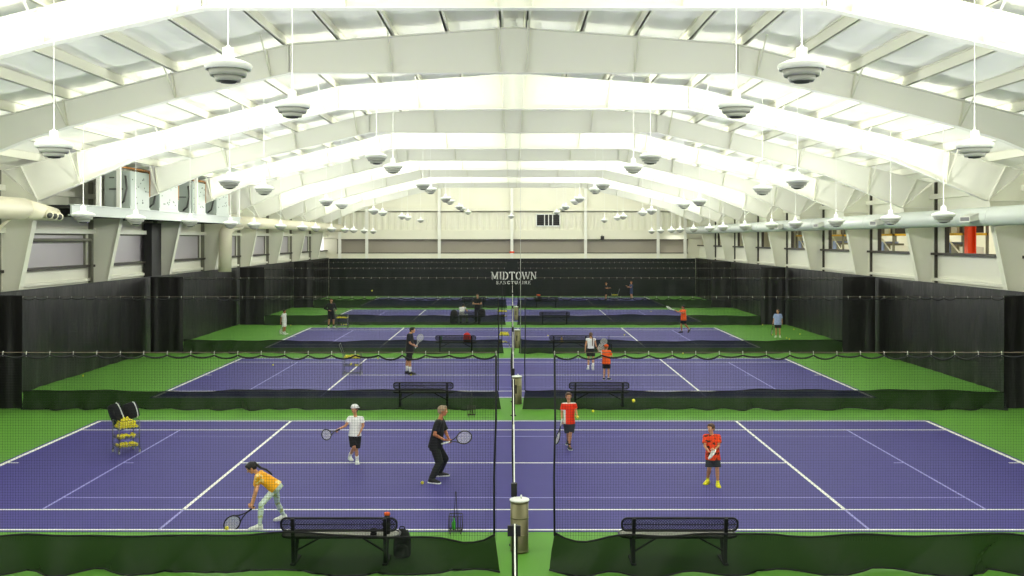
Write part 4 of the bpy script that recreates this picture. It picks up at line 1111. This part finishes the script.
# 3 coach in black
px, D = 437, 22.2
J = pj(px, D, dict(pel=(435.6, 445.5, 0), sh=(439.6, 422.3, 0), neck=(441.0, 417, 0), head=(442.8, 411.2, 0), elL=(434.6, 435.0, -.26), wrL=(444.2, 440.3, -.14), elR=(446.6, 434.6, .14), wrR=(448.9, 439.3, .0),
    knL=(439.4, 463.0, -.14), anL=(431.4, 479.8, -.3), toL=(437.4, 483.6, -.36), knR=(444.6, 459.0, .22), anR=(439.4, 472.4, .3), toR=(445.4, 476.2, .33)))
J['hdL'] = V((1, .1, -.15)); J['hdR'] = V((.3, -.6, -.7))
person('grey-haired man in black, knees bent, holding a racket with both hands', px, D, 1.76, J, rad(82), dict(hair='hair_grey', skin='skin_tan', shirt='cloth_black', bag=1.08, pants='cloth_black', plen=1.97, grip='LR', shoe='shoe_black', sleeve=.72), face=rad(88), pitch=rad(-3), vox=.0075)
racket(W(441.6, 444.0, 22.02), W(464.2, 437.4, 21.95), (-.1, -1, .15), 'dark racket with pale strings held in both hands by the man in black', col='trim_dark', L=.69, grip='shoe_white')
# 4 boy in red jersey
px, D = 569.3, 25.45
J = pj(px, D, dict(pel=(569.2, 423.5, 0), sh=(568.9, 405.2, 0), neck=(568.6, 402, 0), head=(568.5, 396.8, -.03), elL=(561.8, 413.2, .02), wrL=(561.9, 420.6, -.06), elR=(576.0, 411.0, .0), wrR=(577.0, 415.2, -.2),
    knL=(568.3, 434.0, .02), anL=(568.0, 441.2, .62), toL=(567.6, 443.4, .5), knR=(570.2, 434.0, -.05), anR=(569.4, 444.8, -.02), toR=(570.9, 448.6, -.2)))
person('boy in red jersey with white shoulders walking towards us between the nearest nets', px, D, 1.43, J, rad(4), dict(hair='hair_brown', shirt='jersey', bag=.98, hem=-.02, pants='cloth_char', plen=.85, grip='LR', shoe='shoe_black', sock='cloth_black', sockh=.12), face=rad(5), pitch=rad(-6), kid=True, vox=.007)
ball(W(577.6, 417.0, 25.15), 'yellow ball in the left hand of the boy in red jersey', 'balls held in hands')
racket(W(562.2, 418.8, 25.36), W(557.2, 441.2, 25.2), (1, .35, .1), 'racket pointing down from the right hand of the boy in red jersey', L=.64, grip='shoe_white')
# 5 boy in orange print shirt
px, D = 712.6, 21.65
J = pj(px, D, dict(pel=(712.9, 458.0, 0), sh=(711.9, 437.0, 0), neck=(711.8, 433.6, 0), head=(711.0, 428.6, -.03), elL=(704.8, 446.6, -.1), wrL=(708.6, 451.6, -.26), elR=(719.0, 446.2, -.1), wrR=(714.6, 450.4, -.27),
    knL=(709.3, 469.0, -.02), anL=(707.7, 479.2, .22), toL=(705.8, 483.3, .13), knR=(717.2, 469.2, -.05), anR=(717.8, 482.8, -.02), toR=(718.9, 487.2, -.17)))
J['hdL'] = V((.5, -.6, -.3)); J['hdR'] = V((-.6, -.6, 0))
person('boy in orange patterned shirt and yellow shoes holding his racket in front', px, D, 1.38, J, rad(-5), dict(hair='hair_brown', shirt='print_orange', bag=1.1, hem=-.08, pants='cloth_char', plen=.85, pw=1.25, grip='LR', shoe='shoe_yellow', sole='shoe_yellow', sock='shoe_yellow', sockh=.14, sleeve=.7), face=rad(-42), pitch=rad(-4), kid=True, vox=.007)
racket(W(711.6, 449.4, 21.5), W(711.6, 449.4, 21.5) + V((-.16, -.95, -.02)), (.8, 0, -.6), 'pale racket held towards us by the boy in orange print', col='lamp_white', L=.6, grip='shoe_white')
# 6 man in black, second court
px, D = 410, 39.5
J = pj(px, D, dict(pel=(409.7, 351.3, 0), sh=(409.9, 335.2, 0), neck=(411.2, 333.5, 0), head=(412.5, 330.4, 0), elL=(410.0, 343.4, -.26), wrL=(414.8, 346.2, -.1), elR=(412.2, 343.2, .24), wrR=(415.4, 346.0, .08),
    knL=(409.9, 362.3, -.1), anL=(410.2, 372.2, -.12), toL=(414.6, 374.2, -.15), knR=(407.3, 361.6, .1), anR=(406.6, 370.9, .12), toR=(410.0, 373.2, .12)))
person('man in black shirt, black shorts and tall white socks on the second court', px, D, 1.82, J, rad(80), dict(hair='hair_black', shirt='cloth_black', bag=1.1, pants='cloth_black', plen=.85, pw=1.2, sock='cloth_white', sockh=.55, shoe='shoe_black', sole='shoe_black', grip='LR', sleeve=.8), face=rad(85), vox=.0095)
racket(W(415.2, 348.2, 39.42), W(418.4, 341.5, 39.4), (.3, -1, .1), 'racket held upright in front of the man in black with white socks', L=.6, grip='shoe_white', col='lamp_grey')
# 7 boy in orange, second court, seen from behind
px, D = 606.3, 37.9
J = stand(1.32, rad(160), wrR=(.17, .2, .62), elR=(.15, .06, .66), wrL=(-.1, .22, .6), elL=(-.16, .05, .64), toL=(-.09, .08, .015))
person('small boy in orange shirt and orange cap seen from behind on the second court', px, D, 1.32, J, rad(160), dict(hair='hair_ginger', cap='cloth_orange', brim=1, shirt='cloth_orange', bag=1.15, hem=-.3, pants='cloth_black', plen=.85, grip='LR', shoe='shoe_black', sock='cloth_white', sockh=.1), kid=True, vox=.009)
racket(W(604.0, 360.5, 38.05), W(601.0, 347.5, 38.1), (.2, -1, 0), 'racket raised left of the small boy in orange', L=.6, col='lamp_grey')
# 8 girl in white with a ponytail
px, D = 590.8, 40.9
J = stand(1.5, rad(172), knR=(.06, .01, .285), anL=(-.07, -.12, .12), knL=(-.06, .03, .29), toL=(-.08, -.1, .03), wrL=(-.2, .1, .5))
person('girl in white top and black shorts with a long ponytail, seen from behind', px, D, 1.5, J, rad(172), dict(hair='hair_brown', tail=[J['head'] + V((.05, -.18, -.1)), J['head'] + V((.05, -.17, -.3)), J['head'] + V((.05, -.16, -.42))], shirt='cloth_white', bag=.88, hem=.0, sleeve=.06, pants='cloth_black', plen=.7, grip='L', shoe='shoe_white', sock='cloth_white', sockh=.3), vox=.009)
racket(W(596.2, 347.5, 40.6), W(602, 343.0, 40.4), (0, -1, .1), 'racket in the right hand of the girl in white with ponytail', L=.62, col='lamp_grey')
# 9 boy in white, third court, far left
px, D = 284.2, 56.0
J = stand(1.38, rad(70), wrR=(.12, -.06, .48), elR=(.14, -.06, .64), wrL=(-.13, -.08, .47), elL=(-.14, -.05, .63), toL=(-.06, .1, .015), knL=(-.06, .03, .285))
person('small boy all in white standing at the left baseline of the third court', px, D, 1.38, J, rad(70), dict(hair='hair_black', skin='skin_tan', shirt='cloth_white', bag=1.1, pants='cloth_white', plen=.9, grip='L', shoe='shoe_white', sock='cloth_white'), kid=True, vox=.01)
racket(W(282.6, 324.0, 55.7), W(281.0, 330.5, 55.5), (1, -.4, 0), 'racket held low behind the small boy in white', L=.6, col='lamp_grey', grip='lamp_white')
# 10 coach in black, third court
px, D = 331.2, 60.0
J = stand(1.74, rad(25), elL=(-.22, -.02, .66), wrL=(-.1, .08, .6), elR=(.17, .0, .65), wrR=(.12, .16, .6), anL=(-.09, -.015, .045), anR=(.09, -.015, .045), toL=(-.1, .08, .015), toR=(.12, .08, .015), knL=(-.075, .01, .285), knR=(.075, .01, .285))
person('man in black jacket and shorts standing beside a ball cart on the third court', px, D, 1.74, J, rad(25), dict(hair='hair_ginger', shirt='cloth_black', sleeve=1.95, bag=1.15, pants='cloth_black', plen=.95, pw=1.3, shoe='shoe_white', sock='cloth_black', sockh=.3), vox=.0115)
# 11 boy in orange at right of the third court
px, D = 683.6, 56.9
J = stand(1.54, rad(-65), elL=(-.17, .1, .74), wrL=(-.1, .26, .8), elR=(.14, .12, .72), wrR=(.06, .26, .77), knL=(-.06, .06, .29), anL=(-.07, .03, .045), toL=(-.08, .13, .015), knR=(.05, -.04, .3), anR=(.06, -.2, .12), toR=(.07, -.12, .03))
person('boy in orange shirt and black shorts swinging at the right of the third court', px, D, 1.54, J, rad(-65), dict(hair='hair_black', skin='skin_tan', shirt='cloth_orange', bag=1.15, hem=-.3, pants='cloth_black', plen=.85, pw=1.3, grip='LR', shoe='shoe_black', sole='shoe_black', sock='cloth_white', sockh=.1), face=rad(-75), kid=True, vox=.011)
hw_ = V((gx(px, D), D, 0)) + J['wrL']; racket(hw_ + V((.02, 0, -.05)), hw_ + V((-.5, -.1, .22)), (.2, -.4, 1), 'racket swung out to the left by the boy in orange, third court', L=.64, col='lamp_white')
# 12 boy in pale blue at right
px, D = 777.9, 54.3
J = stand(1.5, rad(-20), toR=(.09, .09, .015), wrL=(-.17, .06, .47))
person('boy in pale blue shirt and black shorts by the right curtain', px, D, 1.5, J, rad(-20), dict(hair='hair_brown', shirt='cloth_blue', bag=1.3, hem=-.3, pants='cloth_black', plen=.8, grip='L', shoe='shoe_white', sock='cloth_white', sockh=.1, sleeve=.8), face=rad(-45), kid=True, vox=.011)
hw_ = V((gx(px, D), D, 0)) + J['wrL']; racket(hw_ + V((.0, -.03, .0)), hw_ + V((-.1, -.12, -.5)), (1, -.5, 0), 'racket pointing down from the hand of the boy in pale blue', L=.6)
# 13 seated person, fourth divider
px, D = 461.3, 62.75
J = stand(1.66, rad(35), pel=(0, -.0, .32), sh=(0, .12, .56), neck=(0, .15, .6), head=(0, .2, .665), elL=(-.15, .22, .46), wrL=(-.08, .3, .5), elR=(.15, .24, .44), wrR=(.04, .34, .42), knL=(-.12, .26, .31), knR=(.12, .26, .31), anL=(-.12, .26, .045), anR=(.12, .26, .045), toL=(-.13, .36, .015), toR=(.13, .36, .015))
o, _ = person('person in pale top and trousers sitting bent forward on a far bench', px, D, 1.66, J, rad(200), dict(hair='hair_black', skin='skin', shirt='cloth_white', pants='cloth_mint', plen=1.9, shoe='shoe_black', sleeve=.2), vox=.0115) if False else (None, None)
J = stand(1.66, rad(160), pel=(0, -.0, .325), sh=(0, .12, .58), neck=(0, .15, .62), head=(0, .2, .68), elL=(-.15, .22, .46), wrL=(-.08, .3, .5), elR=(.15, .24, .44), wrR=(.04, .34, .42), knL=(-.12, .26, .31), knR=(.12, .26, .31), anL=(-.12, .26, .045), anR=(.12, .26, .045), toL=(-.13, .36, .015), toR=(.13, .36, .015))
person('person in pale sleeveless top and pale trousers sitting bent forward on a far bench', px, D, 1.66, J, rad(160), dict(hair='hair_black', shirt='cloth_white', pants='cloth_mint', plen=1.9, shoe='shoe_black', sleeve=.2), vox=.0115)
# 14 standing person with folded arms
px, D = 477.6, 63.4
J = stand(1.84, rad(-15), elL=(-.15, .05, .65), wrL=(.02, .13, .665), elR=(.15, .05, .65), wrR=(-.02, .13, .645))
person('person in black standing with folded arms beside the far bench', px, D, 1.84, J, rad(-15), dict(hair='hair_black', shirt='cloth_black', pants='cloth_black', plen=1.95, shoe='shoe_black'), vox=.0115)
# 15, 16 far pair on the last court
px, D = 606, 87.5
J = stand(1.5, rad(60), elL=(-.14, .08, .66), wrL=(-.08, .22, .68), wrR=(.1, .2, .68), elR=(.14, .06, .66))
person('far person in black with bare legs at the back of the farthest court', px, D, 1.5, J, rad(60), dict(hair='hair_ginger', shirt='cloth_black', pants='cloth_black', plen=.9, shoe='shoe_black'), vox=.0125)
px, D = 631.5, 88.3
J = stand(1.56, rad(-70), elL=(-.14, .1, .68), wrL=(-.1, .24, .74), elR=(.14, .1, .66), wrR=(.08, .24, .66))
person('far person in blue-grey shirt and shorts at the back of the farthest court', px, D, 1.56, J, rad(-70), dict(hair='hair_ginger', shirt='cloth_navy', pants='cloth_navy', plen=.95, shoe='shoe_black'), vox=.0125)

# ------------------------------------------------------------------ camera, world, output look
cam = bpy.data.cameras.new('camera'); co = bpy.data.objects.new('camera', cam); COL.objects.link(co)
co.location = (CX, 0, CH); co.rotation_euler = (PI/2, 0, 0)
cam.sensor_width = 36; cam.lens = F/1024*36; cam.shift_y = -(288-HY)/1024; cam.clip_end = 300
sc.camera = co
w = bpy.data.worlds.new('world'); sc.world = w; w.use_nodes = True
w.node_tree.nodes['Background'].inputs[0].default_value = (1, .97, .92, 1); w.node_tree.nodes['Background'].inputs[1].default_value = .9
sc.view_settings.view_transform = 'Standard'; sc.view_settings.look = 'None'; sc.view_settings.gamma = 1; sc.view_settings.exposure = 0.8
sc.view_settings.use_curve_mapping = False
cy = sc.cycles; cy.use_denoising = True; cy.max_bounces = 10; cy.diffuse_bounces = 6; cy.transparent_max_bounces = 24; cy.sample_clamp_indirect = 6; cy.sample_clamp_direct = 1.6
